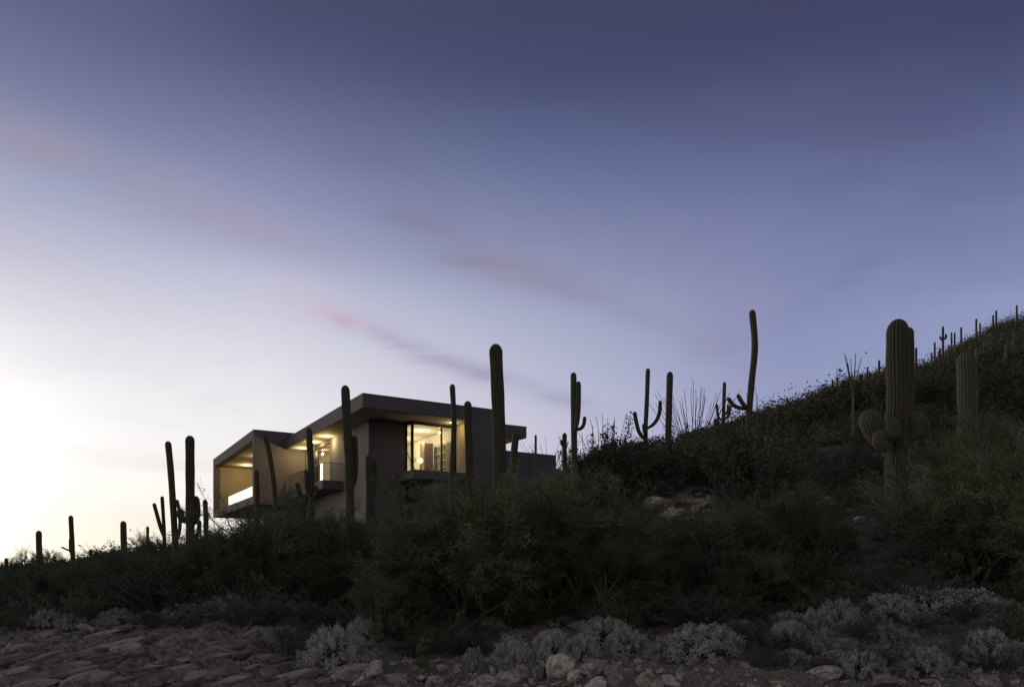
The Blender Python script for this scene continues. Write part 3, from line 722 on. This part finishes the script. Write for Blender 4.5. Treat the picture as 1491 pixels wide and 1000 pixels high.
SG = [
 (60, [(10, 842), (9, 812)], 5, 'tiny saguaro at the far left edge', []),
 (38, [(60, 836), (57, 800), (56.5, 772)], 8, 'short plain saguaro, second from the left edge', []),
 (36, [(108, 832), (105, 790), (103, 750)], 6.5, 'slender leaning saguaro with a thin side spur at far left', [([(105, 803), (98, 800), (89, 796)], 2.5), ([(106, 812), (102.5, 800), (102.5, 783)], 4)]),
 (55, [(132, 822), (132, 799)], 4, 'tiny saguaro right of the slender leaning one at far left', []),
 (36, [(181, 815), (180, 780), (179.5, 758)], 8.5, 'short stout saguaro standing alone between far left ones and the armed cluster', []),
 (45, [(215, 805), (215, 766)], 4, 'thin little saguaro left of the V shaped one', []),
 (34, [(240, 800), (239, 772), (236, 722)], 5, 'V shaped pair of thin stems left of the tall thin saguaro', [([(240, 785), (234, 768), (224, 732)], 5.5)]),
 (29, [(255, 805), (254, 770), (249, 690), (244.5, 642)], 9, 'tall thin curved saguaro left of the thick armed one', [([(255, 792), (261, 775), (262, 750), (257.5, 727)], 5)]),
 (28, [(277, 805), (277, 740), (276.5, 634)], 12.5, 'tall thick saguaro with stubby arms at the left of the house', [([(275, 757, -.15), (268, 757, -.25), (263, 750, -.28), (263, 740, -.28)], 10, 1.05), ([(277, 765, .2), (285, 757, .25), (287, 740, .25), (285, 722, .25)], 9.5), ([(279, 790, -.1), (289, 775, -.1), (290, 757, -.1)], 6)]),
 (31, [(300, 800), (300, 760), (298.5, 727)], 7, 'slim saguaro just left of the overhanging end of the house', []),
 (31, [(374, 735), (374, 710), (373, 684)], 7.5, 'short saguaro before the near wall of the left box', []),
 (30, [(401, 742), (398, 700), (391, 655), (384, 632)], 7.5, 'thin saguaro leaning left before the left box', []),
 (30, [(440, 738), (436, 718), (432, 702)], 8, 'very short tilted saguaro under the balcony', []),
 (27, [(453, 755), (453, 690), (449.5, 622)], 9.5, 'saguaro with short arms covering the balcony door', [([(453, 722, -.1), (447, 712, -.15), (445.5, 684, -.15)], 6), ([(454, 728, -.1), (460, 718, -.12), (461, 706, -.12)], 6)]),
 (25, [(510, 760), (509, 690), (505, 610), (502.5, 561)], 12.5, 'tall saguaro standing before the left roof edge', [([(510, 712, .1), (516, 700, .12), (518, 670, .12), (516.5, 634)], 7.5)]),
 (25, [(539, 750), (539, 700), (538, 661)], 12, 'short stout saguaro at the corner of the house wall', [([(541, 725, .1), (545, 715, .12), (546.5, 670, .12)], 7)]),
 (25, [(657, 755), (658, 690), (661, 620), (658.5, 559)], 8, 'slender saguaro crossing the lit window', []),
 (25, [(685, 755), (684, 690), (681, 584)], 11.5, 'saguaro right of the lit window before the house wall', []),
 (20, [(728, 800), (728, 720), (726.5, 620), (721.5, 501)], 19, 'tallest thick saguaro before the right part of the house', []),
 (25, [(744, 715), (748, 665), (751.5, 628)], 10, 'short saguaro leaning right under the far roof end', []),
 (45, [(780, 680), (780, 633)], 3.5, 'tiny thin saguaro rising above the low garden wall', []),
 (27, [(823, 700), (822, 660), (822, 630)], 7, 'small knobby saguaro at the left foot of the two armed one', [([(822, 650, -.05), (818, 646, -.08), (817.5, 640, -.08)], 4.5)]),
 (26, [(836, 705), (836, 650), (835.5, 600), (835, 542)], 9, 'two armed saguaro right of the garden wall', [([(837, 630, -.1), (840.5, 610, -.12), (842, 580, -.12), (842, 555, -.12)], 8), ([(838, 625, 0), (845, 624, 0), (850, 618, 0), (851.5, 606, 0)], 5.5)]),
 (30, [(942, 668), (940, 630), (942, 580), (943.5, 536)], 6.5, 'trident saguaro with two long raised arms', [([(941, 642), (931, 630), (926, 612), (924, 599)], 6), ([(942, 624), (953, 616), (960, 602), (961.5, 583)], 5.5), ([(941, 634, -.15), (938, 626, -.28), (937.5, 616, -.28)], 5.5)]),
 (29, [(972, 705), (973, 640), (975.5, 541)], 9.5, 'straight armless saguaro right of the trident one', []),
 (34, [(1043, 655), (1043.5, 630), (1043.5, 609)], 9, 'short barrel like saguaro right of the fan shaped ocotillo', []),
 (33, [(1053, 655), (1053, 620), (1055, 556)], 5.2, 'slim saguaro with small raised arms left of the tall bent one', [([(1053, 612), (1046, 607), (1043.5, 588)], 4), ([(1054, 611), (1061, 604), (1064, 590)], 4), ([(1054, 604, .1), (1059, 600, .1), (1060, 588, .1)], 3.5)]),
 (27, [(1089, 660), (1090, 615), (1094, 560), (1099, 505), (1095, 451)], 9.5, 'tallest bent saguaro on the slope with hooked left arms', [([(1089, 596), (1078, 594), (1068, 590), (1062, 582), (1059, 579)], 6), ([(1088, 594, -.1), (1082, 588, -.1), (1077, 580, -.1), (1074, 574, -.1)], 6.5)]),
]
for D, path, w, lb, arms in SG: saguaro(D, path, w, lb, arms, big=w > 11)
saguaro(17.5, [(1304, 768), (1305, 700), (1307, 600), (1307, 465)], 31, 'big thick ribbed saguaro with bulbous arms in the right foreground',
        [([(1300, 655, -.1), (1289, 652, -.12), (1275, 638, -.14), (1262, 597, -.14)], 27, 1.3), ([(1294, 651, -.2), (1287, 650, -.3), (1281, 644, -.33), (1281, 625, -.33)], 19), ([(1300, 637, -.2), (1299, 636, -.38), (1299, 630, -.42), (1299, 608, -.42)], 20),
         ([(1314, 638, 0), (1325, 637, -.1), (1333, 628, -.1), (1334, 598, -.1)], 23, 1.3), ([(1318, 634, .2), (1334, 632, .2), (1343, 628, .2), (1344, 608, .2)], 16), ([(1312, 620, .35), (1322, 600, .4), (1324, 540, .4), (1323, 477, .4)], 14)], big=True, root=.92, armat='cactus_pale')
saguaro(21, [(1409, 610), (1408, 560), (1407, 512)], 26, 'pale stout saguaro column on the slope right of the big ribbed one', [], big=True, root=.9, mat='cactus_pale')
# ridge saguaros: individually seen against the sky, plain columns
RS = [(1212, 569, 552, 3), (1219, 566, 549, 3), (1235, 562, 553, 3.2), (1263, 556, 534, 3), (1254, 560, 547, 3.5), (1280, 550, 524, 4), (1334, 528, 506, 4), (1361, 515, 498, 3.2), (1373, 506, 475, 4), (1385.5, 502, 484, 3), (1390, 500, 484, 3), (1399.5, 494, 476, 3.4), (1421.5, 484, 464, 3.4),
      (1427, 484, 470, 3), (1446, 474, 458.5, 3.2), (1450.5, 472, 452, 3.4), (1480.5, 455, 444, 3.2), (1202, 574, 560, 3)]
arm_l = {1373: 'many armed little saguaro on the ridge left of the pale column'}
for px, yb, yt, w in RS:
    D = float(np.interp(px, [1200, 1300, 1491], [82, 95, 120]))
    arms = [([(px+.5, yb-12), (px+4, yb-14), (px+4.5, yb-20)], 3), ([(px-.5, yb-10), (px-3.5, yb-13), (px-4, yb-17)], 2.5)] if px == 1373 else []
    saguaro(D, [(px, yb+6), (px, yt)], w*.8, arm_l.get(px, 'tiny distant saguaro silhouetted on the ridge line at the right'), arms, gp=None if px == 1373 else 'tiny saguaros on the ridge line')
for i in range(34):
    px = random.uniform(1250, 1490); D = random.uniform(58, 95)
    X, D, Z = on_ground(px, D); yb = HY-Z*F/D
    if yb < vtop(px)+14: continue
    h = random.uniform(1.6, 3.4)*F/D
    if yb-h < vtop(px): h = yb-vtop(px)
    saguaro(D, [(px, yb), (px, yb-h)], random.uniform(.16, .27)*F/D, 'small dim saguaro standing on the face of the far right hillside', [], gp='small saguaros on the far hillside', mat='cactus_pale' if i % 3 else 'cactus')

# ------------------------------------------------------------------ the house
H = empty('modern_house', (HA.x, HA.y, 0), math.atan2(HU.y, HU.x))
tag(H, 'flat roofed modern stucco house on the hillside with lit windows and overhanging box', 'house')
def hp(name, fn, mats, parent=None, smooth=False):
    mb = MB(); fn(mb); return link(name, mb.mesh(name, mats, smooth), parent or H)
ST = M['stucco']
Z1, Z2 = 6.49, 7.035
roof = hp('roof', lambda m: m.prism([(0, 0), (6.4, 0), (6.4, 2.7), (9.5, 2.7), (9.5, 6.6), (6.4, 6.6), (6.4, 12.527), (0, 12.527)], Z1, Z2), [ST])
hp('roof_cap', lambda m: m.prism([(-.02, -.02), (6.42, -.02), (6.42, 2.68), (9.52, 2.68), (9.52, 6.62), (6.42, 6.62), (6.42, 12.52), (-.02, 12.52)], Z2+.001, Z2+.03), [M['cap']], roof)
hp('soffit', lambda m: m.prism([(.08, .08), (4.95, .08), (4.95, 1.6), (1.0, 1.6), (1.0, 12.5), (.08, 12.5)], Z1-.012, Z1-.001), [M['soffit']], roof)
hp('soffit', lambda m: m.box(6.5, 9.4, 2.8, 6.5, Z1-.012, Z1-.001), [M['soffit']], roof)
def walls(m):
    zt = Z1-.002; zb = 1.2
    m.box(1.09, 1.39, 2.34, 8.0, zb, zt)                    # left face
    m.box(1.09, 1.39, 8.0, 12.2, zb, 4.2)                   # under the balcony door
    m.box(1.09, 1.39, 12.2, 12.525, zb, zt)
    m.box(1.09, 1.39, 8.0, 12.2, 6.3, zt)
    m.box(1.39, 2.852, 2.34, 2.62, zb, zt)                  # front face left of the bay
    m.box(2.5, 2.8, 2.62, 5.0, zb, 3.82); m.box(2.8, 5.03, 4.8, 5.0, zb, 3.82)   # dark recess under the terrace
    m.box(3.5, 5.028, .62, .9, .8, 3.818); m.box(3.5, 3.7, .9, 4.8, .8, 3.816)     # pier
    m.box(5.03, 6.395, .003, 12.5, .8, zt)                  # thick fin wall
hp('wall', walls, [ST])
hp('garden_wall', lambda m: (m.box(6.398, 11.5, 3.0, 3.3, 2.0, 5.83), m.box(11.2, 11.5, 3.3, 9, 2.0, 5.83)), [ST])
hp('terrace_slab', lambda m: (m.box(2.41, 5.028, .5, 2.338, 3.82, 4.2), m.box(2.856, 5.028, 2.338, 2.618, 3.82, 4.2)), [ST])
hp('interior_floor', lambda m: (m.box(1.392, 5.028, 2.622, 12.5, 4.0, 4.19), m.box(2.86, 5.026, 1.60, 2.618, 4.202, 4.215)), [M['floor']])
hp('interior_wall', lambda m: (m.box(1.4, 5.02, 7.0, 7.1, 4.2, 6.42), m.box(1.394, 1.41, 2.63, 7.0, 4.2, 6.42), m.box(5.0, 5.025, 1.75, 12.4, 4.2, 6.42), m.box(1.42, 2.84, 2.625, 2.64, 4.2, 6.42), m.box(1.42, 5.0, 12.3, 12.4, 4.2, 6.42)), [M['plaster']])
hp('ceiling', lambda m: (m.box(1.41, 4.99, 2.62, 12.3, 6.43, 6.47), m.box(2.9, 4.99, 1.7, 2.62, 6.43, 6.47)), [M['plaster']])
hp('fin_lining', lambda m: m.box(5.014, 5.027, .05, 1.6, 4.21, Z1-.02), [M['tan']])
win = hp('window', lambda m: (m.box(2.83, 5.02, 1.62, 1.69, 6.36, 6.485), m.box(2.83, 5.02, 1.62, 1.69, 4.215, 4.30), m.box(2.82, 2.92, 1.615, 1.72, 4.216, 6.484), m.box(4.25, 4.33, 1.618, 1.688, 4.3, 6.36), m.box(4.95, 5.02, 1.618, 1.688, 4.3, 6.36),
            m.box(2.835, 2.895, 1.72, 2.335, 6.38, 6.484), m.box(2.835, 2.895, 1.72, 2.335, 4.216, 4.28), m.box(2.835, 2.895, 2.27, 2.336, 4.28, 6.38)), [M['frame']])
hp('pane', lambda m: m.box(2.92, 4.25, 1.65, 1.656, 4.3, 6.36), [M['glass']], win)
hp('pane', lambda m: m.box(4.33, 4.95, 1.65, 1.656, 4.3, 6.36), [M['glass']], win)
hp('pane', lambda m: m.box(2.862, 2.868, 1.72, 2.27, 4.28, 6.38), [M['glass']], win)
dr = hp('sliding_door', lambda m: (m.box(1.2, 1.28, 8.0, 12.2, 6.22, 6.3), m.box(1.2, 1.28, 8.0, 12.2, 4.2, 4.26), m.box(1.2, 1.28, 8.0, 8.07, 4.26, 6.22), m.box(1.2, 1.28, 10.5, 10.62, 4.26, 6.22), m.box(1.2, 1.28, 12.12, 12.2, 4.26, 6.22), m.box(1.22, 1.26, 10.62, 12.12, 4.26, 6.22)), [M['frame']])
hp('pane', lambda m: m.box(1.235, 1.241, 8.07, 10.5, 4.26, 6.22), [M['glass']], dr)
bal = hp('balcony', lambda m: m.box(.1, 1.088, 5.9, 12.525, 3.74, 4.15), [ST])
rl = hp('railing', lambda m: (m.box(.125, .150, 5.95, 12.4, 4.97, 4.995), m.box(.15, 1.085, 5.935, 5.96, 4.97, 4.995)), [M['frame']], bal)
hp('railing_glass', lambda m: m.box(.134, .140, 5.97, 12.38, 4.152, 4.968), [M['railglass']], bal)
hp('railing_glass', lambda m: m.box(.155, 1.08, 5.944, 5.95, 4.152, 4.968), [M['railglass']], bal)
# overhanging box
def bx(m):
    u0, u1, v0, v1 = -1.68, 3.5, 12.53, 25.5
    m.box(u0, u1, v0, v0+.28, 3.43, 7.44)
    m.box(u0, u1, v1-.45, v1, 3.43, 7.44)
    m.box(u0, u1, v0+.28, v1-.45, 3.43, 3.86); m.box(u0, u1, v0+.28, v1-.45, 6.9, 7.44)
    m.box(u1-.3, u1, v0+.28, v1-.45, 3.86, 6.9)
    m.box(.6, 3.4, 13.2, 20.5, .2, 3.428)
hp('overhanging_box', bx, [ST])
hp('box_lining', lambda m: (m.box(-1.3, 3.18, 25.03, 25.048, 3.87, 6.88), m.box(3.18, 3.198, 12.82, 25.03, 3.87, 6.88), m.box(-1.3, 3.18, 12.82, 25.02, 6.884, 6.896)), [M['tan']])
gr = hp('box_railing', lambda m: (m.box(-1.64, -1.615, 12.83, 20.1, 4.43, 4.45)), [M['frame']])
hp('railing_glass', lambda m: m.box(-1.63, -1.624, 12.85, 20.1, 3.87, 4.428), [M['railglass']], gr)
def lampdisc(u, v, z, energy, rr=.055, col=(1, .73, .36), parent=None, off=.24, disc=True, soft=.06):
    if disc:
        mb = MB(); n_ = 16
        mb.add([(u+rr*math.cos(6.2832*k/n_), v+rr*math.sin(6.2832*k/n_), z-.02) for k in range(n_)]+[(u+rr*math.cos(6.2832*k/n_), v+rr*math.sin(6.2832*k/n_), z-.001) for k in range(n_)],
               [tuple(range(n_))]+[(k, (k+1) % n_, n_+(k+1) % n_, n_+k) for k in range(n_)])
        link('downlight', mb.mesh('downlight', [M['lamp']]), H)
    L = bpy.data.lights.new('downlight_light', 'POINT'); L.energy = energy; L.color = col; L.shadow_soft_size = soft
    o = bpy.data.objects.new('downlight_light', L); COL.objects.link(o); o.parent = H; o.location = (u, v, z-off)
zs = Z1-.012
WA = (1, .73, .30)
for v in (7.27, 9.26, 11.5): lampdisc(.7, v, zs, 52, col=WA)
lampdisc(.05, 23.1, 6.884, 75, col=WA); lampdisc(.05, 18.5, 6.884, 75, col=WA); lampdisc(.05, 14.6, 6.884, 50, col=WA)
lampdisc(4.5, 1.0, zs, 12, rr=.05, col=WA); lampdisc(8.0, 4.6, zs, 30, col=WA)
WI = (1, .81, .47)
for u, v in ((2.6, 3.8), (4.0, 3.2), (2.6, 5.8), (4.1, 5.6)): lampdisc(u, v, 6.43, 31, col=WI, off=.5, soft=.15)
for u, v in ((2.6, 8.6), (2.6, 10.4)): lampdisc(u, v, 6.43, 32, col=WI, off=.4, soft=.12)
# things seen through the glass
def inside(px, D): 
    X = (px-CX)/F*D; return house_uv(X, D)
u, v = inside(621, 35.2)
cab = empty('tall_cabinet', HA+HU*u+HV*v+Vector((0, 0, 4.19)), math.atan2(HU.y, HU.x))
mb = MB(); mb.box(-.23, .23, -.25, .25, 0, 1.68); link('body', mb.mesh('body', [M['wood']]), cab)
mb = MB(); mb.box(-.21, -.01, -.275, -.252, .05, 1.63); link('door', mb.mesh('door', [M['wood']]), cab)
mb = MB(); mb.box(.01, .21, -.275, -.252, .05, 1.63); link('door', mb.mesh('door', [M['wood']]), cab)
tag(cab, 'tall brown wooden cabinet seen through the large lit window', 'cabinet')
u, v = inside(612, 34.2); lp = empty('table_lamp', HA+HU*u+HV*v+Vector((0, 0, 4.19)))
mb = MB(); mb.tube([(0, 0, 0), (0, 0, .03), (0, 0, .05), (0, 0, .62)], [.16, .16, .02, .02], 12); link('stand', mb.mesh('stand', [M['frame']]), lp)
mb = MB(); mb.tube([(0, 0, .60), (0, 0, .64), (0, 0, .74), (0, 0, .84), (0, 0, .88)], [.04, .10, .14, .10, .03], 16); link('lamp_shade', mb.mesh('lamp_shade', [M['shade']], True), lp)
tag(lp, 'round glowing lamp beside the wooden cabinet in the lit room', 'lamp')
sh = empty('wall_shelf', HA+HU*4.98+HV*2.75+Vector((0, 0, 4.19)), math.atan2(HU.y, HU.x))
mb = MB()
for z in (.45, .8, 1.15, 1.5): mb.box(-.24, 0, -.7, .7, z, z+.03)
for y in (-.7, -.25, .22, .67): mb.box(-.24, 0, y, y+.03, .0, 1.6)
link('rack', mb.mesh('rack', [M['plaster']]), sh); tag(sh, 'open shelf of small compartments on the right wall of the lit room', 'shelf')

# ------------------------------------------------------------------ sky
W = bpy.data.worlds.new('World'); scene.world = W; W.use_nodes = True
nt = W.node_tree; bg = nt.nodes['Background']
def mth(op, a, b=None, c=None):
    n = N(nt, 'ShaderNodeMath', operation=op)
    for i, x in enumerate((a, b, c)):
        if x is None: continue
        if isinstance(x, (int, float)): n.inputs[i].default_value = x
        else: nt.links.new(x, n.inputs[i])
    return n.outputs[0]
tc = N(nt, 'ShaderNodeTexCoord'); sx = N(nt, 'ShaderNodeSeparateXYZ'); nt.links.new(tc.outputs['Generated'], sx.inputs[0])
dx, dy, dz = sx.outputs
az = mth('ARCTAN2', dx, dy); el = mth('ARCSINE', dz)
azd = mth('MULTIPLY', az, 57.2958); eld = mth('MULTIPLY', el, 57.2958); eln = mth('DIVIDE', eld, 90.0)
def lin(c): 
    c = c/255; return c/12.92 if c <= .04045 else ((c+.055)/1.055)**2.4
def ramp(px, stops, low, zen):
    cr = N(nt, 'ShaderNodeValToRGB').color_ramp
    nd = nt.nodes[-1]; pts = []
    r = math.hypot(F, px-CX)
    for y, c in stops: pts.append((math.degrees(math.atan2(HY-y, r))/90, c))
    pts.sort(); pts = [(0.0, low)]+pts+[(.62, zen)]
    cr.elements[0].position = pts[0][0]; cr.elements[0].color = (*[lin(v) for v in pts[0][1]], 1)
    cr.elements[1].position = pts[-1][0]; cr.elements[1].color = (*[lin(v) for v in pts[-1][1]], 1)
    for p, c in pts[1:-1]:
        e = cr.elements.new(p); e.color = (*[lin(v) for v in c], 1)
    cr.interpolation = 'B_SPLINE'
    nt.links.new(eln, nd.inputs[0]); return nd.outputs[0]
ZEN = (72, 72, 96)
cols = [
 (-34, ramp(30, [(0, (98, 101, 137)), (100, (113, 119, 156)), (180, (136, 140, 172)), (250, (156, 162, 194)), (350, (190, 188, 210)), (450, (219, 219, 228)), (550, (241, 241, 244)), (650, (254, 253, 253))], (255, 252, 240), ZEN)),
 (-18.7, ramp(380, [(0, (69, 74, 110)), (100, (86, 91, 128)), (200, (113, 122, 160)), (280, (138, 143, 180)), (350, (160, 164, 195)), (400, (184, 187, 213)), (500, (219, 219, 231)), (600, (240, 237, 238)), (700, (254, 250, 247))], (255, 250, 238), ZEN)),
 (1.6, ramp(775, [(0, (62, 66, 101)), (100, (70, 75, 110)), (160, (77, 86, 126)), (250, (104, 113, 152)), (330, (125, 133, 172)), (400, (144, 148, 182)), (460, (166, 170, 199)), (530, (182, 184, 208)), (620, (196, 195, 217))], (215, 210, 222), ZEN)),
 (20.6, ramp(1150, [(0, (61, 62, 100)), (80, (69, 72, 108)), (160, (82, 89, 128)), (250, (98, 106, 146)), (350, (121, 129, 170)), (450, (131, 139, 179)), (550, (142, 151, 192))], (160, 165, 200), ZEN)),
 (33.5, ramp(1460, [(0, (61, 62, 104)), (100, (68, 77, 115)), (200, (88, 95, 136)), (300, (108, 118, 161)), (400, (125, 135, 177)), (440, (138, 149, 190))], (150, 158, 196), ZEN)),
 (150, ramp(745, [(0, (114, 111, 118)), (250, (138, 131, 134)), (500, (156, 147, 148))], (148, 140, 142), ZEN))]
def mixc(f, a, b, blend='MIX'):
    m = N(nt, 'ShaderNodeMix', data_type='RGBA', blend_type=blend)
    if isinstance(f, (int, float)): m.inputs[0].default_value = f
    else: nt.links.new(f, m.inputs[0])
    for i, x in ((6, a), (7, b)):
        if isinstance(x, tuple): m.inputs[i].default_value = (*x, 1)
        else: nt.links.new(x, m.inputs[i])
    return m.outputs[2]
def mrange(v, a, b, c=0, d=1, smooth=False):
    m = N(nt, 'ShaderNodeMapRange'); m.inputs['From Min'].default_value = a; m.inputs['From Max'].default_value = b; m.inputs['To Min'].default_value = c; m.inputs['To Max'].default_value = d
    if smooth: m.interpolation_type = 'SMOOTHSTEP'
    nt.links.new(v, m.inputs[0]); return m.outputs[0]
sky = cols[0][1]
for (a0, _), (a1, c1) in zip(cols, cols[1:]): sky = mixc(mrange(azd, a0, a1), sky, c1)
# left of the view the sky turns dark again behind the camera
sky = mixc(mrange(azd, -75, -150, 0, 1, True), sky, cols[-1][1])
# clouds, in world directions (tangents of azimuth and elevation)
dyy = mth('MAXIMUM', dy, 0.05); gx_ = mth('DIVIDE', dx, dyy); gz_ = mth('DIVIDE', dz, dyy)
cb = N(nt, 'ShaderNodeCombineXYZ'); nt.links.new(gx_, cb.inputs[0]); nt.links.new(gz_, cb.inputs[1])
mp = N(nt, 'ShaderNodeMapping'); mp.inputs['Rotation'].default_value = (0, 0, math.radians(21)); mp.inputs['Scale'].default_value = (2.2, 8.5, 1); nt.links.new(cb.outputs[0], mp.inputs[0])
nz = N(nt, 'ShaderNodeTexNoise'); nz.inputs['Scale'].default_value = 2.0; nz.inputs['Detail'].default_value = 6; nz.inputs['Roughness'].default_value = .58; nz.inputs['Distortion'].default_value = .5
nt.links.new(mp.outputs[0], nz.inputs['Vector'])
n_ = mrange(nz.outputs['Fac'], .38, .66, 0, 1, True)
wob = mth('MULTIPLY', mth('SUBTRACT', nz.outputs['Fac'], .5), 1.6)
front = mrange(dy, .02, .2)
for px, y, L, wd, ang_, col, st in [(120, 235, 190, 30, 22, (160, 146, 166), .55), (330, 300, 130, 26, 22, (164, 150, 178), .6), (415, 428, 75, 20, 8, (212, 190, 204), .8), (512, 468, 42, 11, 22, (208, 178, 192), .85), (585, 500, 75, 15, 24, (168, 160, 188), .85), (715, 545, 100, 12, 17, (150, 149, 180), .8), (820, 580, 60, 12, 20, (150, 152, 188), .5),
        (640, 342, 70, 22, 25, (128, 118, 146), .7), (760, 390, 120, 24, 18, (140, 134, 162), .75), (900, 445, 110, 20, 20, (140, 142, 178), .5), (560, 240, 110, 45, 60, (110, 104, 140), .25), (1060, 480, 60, 90, 0, (138, 134, 172), .5), (1200, 170, 160, 30, 0, (86, 80, 118), .35), (60, 640, 190, 12, 14, (244, 238, 240), .6), (300, 690, 90, 16, 14, (246, 226, 230), .7), (1330, 330, 160, 18, -35, (104, 112, 158), .4)]:
    a = math.radians(-ang_); cx_ = (px-CX)/F; cy_ = (HY-y)/F
    X_ = mth('SUBTRACT', gx_, cx_); Y_ = mth('SUBTRACT', gz_, cy_)
    U_ = mth('ADD', mth('MULTIPLY', X_, math.cos(a)), mth('MULTIPLY', Y_, math.sin(a))); V_ = mth('ADD', mth('MULTIPLY', X_, -math.sin(a)), mth('MULTIPLY', Y_, math.cos(a)))
    U_ = mth('DIVIDE', U_, L/F); V_ = mth('ADD', mth('DIVIDE', V_, wd/F), wob)
    e_ = mth('EXPONENT', mth('MULTIPLY', mth('ADD', mth('MULTIPLY', U_, U_), mth('MULTIPLY', V_, V_)), -.8))
    k_ = mth('MULTIPLY', mth('MULTIPLY', e_, mth('MULTIPLY', front, st)), mth('ADD', mth('MULTIPLY', n_, .85), .3))
    sky = mixc(k_, sky, tuple(lin(v) for v in col))
hs_ = N(nt, 'ShaderNodeHueSaturation'); hs_.inputs['Saturation'].default_value = .96; nt.links.new(sky, hs_.inputs['Color']); sky = hs_.outputs[0]
mp2 = N(nt, 'ShaderNodeMapping'); mp2.inputs['Rotation'].default_value = (0, 0, math.radians(-33)); mp2.inputs['Scale'].default_value = (1.1, 5.5, 1); nt.links.new(cb.outputs[0], mp2.inputs[0])
nz2 = N(nt, 'ShaderNodeTexNoise'); nz2.inputs['Scale'].default_value = 1.4; nz2.inputs['Detail'].default_value = 5; nt.links.new(mp2.outputs[0], nz2.inputs['Vector'])
f_ = mth('MULTIPLY', mth('MULTIPLY', mrange(nz2.outputs['Fac'], .42, .70, 0, 1, True), mth('MULTIPLY', mrange(gx_, -.1, .5), mrange(eld, 32, 20))), .17)
sky = mixc(mth('MULTIPLY', f_, front), sky, tuple(lin(v) for v in (150, 156, 190)))
f2 = mth('MULTIPLY', mth('MULTIPLY', mth('MULTIPLY', n_, front), mrange(eld, 28, 12)), mrange(gx_, .35, -.3, .04, .12))
sky = mixc(f2, sky, tuple(lin(v) for v in (206, 192, 208)))
wm = mth('MULTIPLY', mrange(eld, 9, 0, 0, 1, True), mrange(azd, -12, -30, 0, 1, True))
sky = mixc(mth('MULTIPLY', wm, .8), sky, (1.0, .93, .78), 'MULTIPLY')
# afterglow, mostly left of the frame and close to the horizon
az0, el0 = math.radians(-60), math.radians(2)
S = (math.sin(az0)*math.cos(el0), math.cos(az0)*math.cos(el0), math.sin(el0))
dt = N(nt, 'ShaderNodeVectorMath', operation='DOT_PRODUCT'); nt.links.new(tc.outputs['Generated'], dt.inputs[0]); dt.inputs[1].default_value = S
gl = mth('POWER', mth('MAXIMUM', dt.outputs['Value'], 0.0), 29.0)
gl = mth('MULTIPLY', gl, mrange(eld, 22, 5, 0, 1, True))
sky = mixc(mth('MULTIPLY', gl, 1.0), sky, (7.6, 6.3, 5.2), 'ADD')
sky = mixc(mrange(eld, 0, -6), sky, (.03, .028, .027))
nt.links.new(sky, bg.inputs[0]); bg.inputs[1].default_value = 1.0

# ------------------------------------------------------------------ camera
cam = bpy.data.cameras.new('camera'); co = bpy.data.objects.new('camera', cam); COL.objects.link(co); scene.camera = co
cam.sensor_width = 36; cam.lens = F/1491*36; cam.shift_y = (HY-500)/1491; cam.clip_end = 12000; cam.clip_start = .1
co.location = (0, 0, 0); co.rotation_euler = (math.pi/2, 0, 0)
scene.view_settings.view_transform = 'Standard'; scene.view_settings.look = 'None'; scene.view_settings.exposure = 0; scene.view_settings.gamma = 1
scene.render.engine = 'CYCLES'; scene.cycles.use_denoising = True
scene.cycles.max_bounces = 8; scene.cycles.transparent_max_bounces = 12
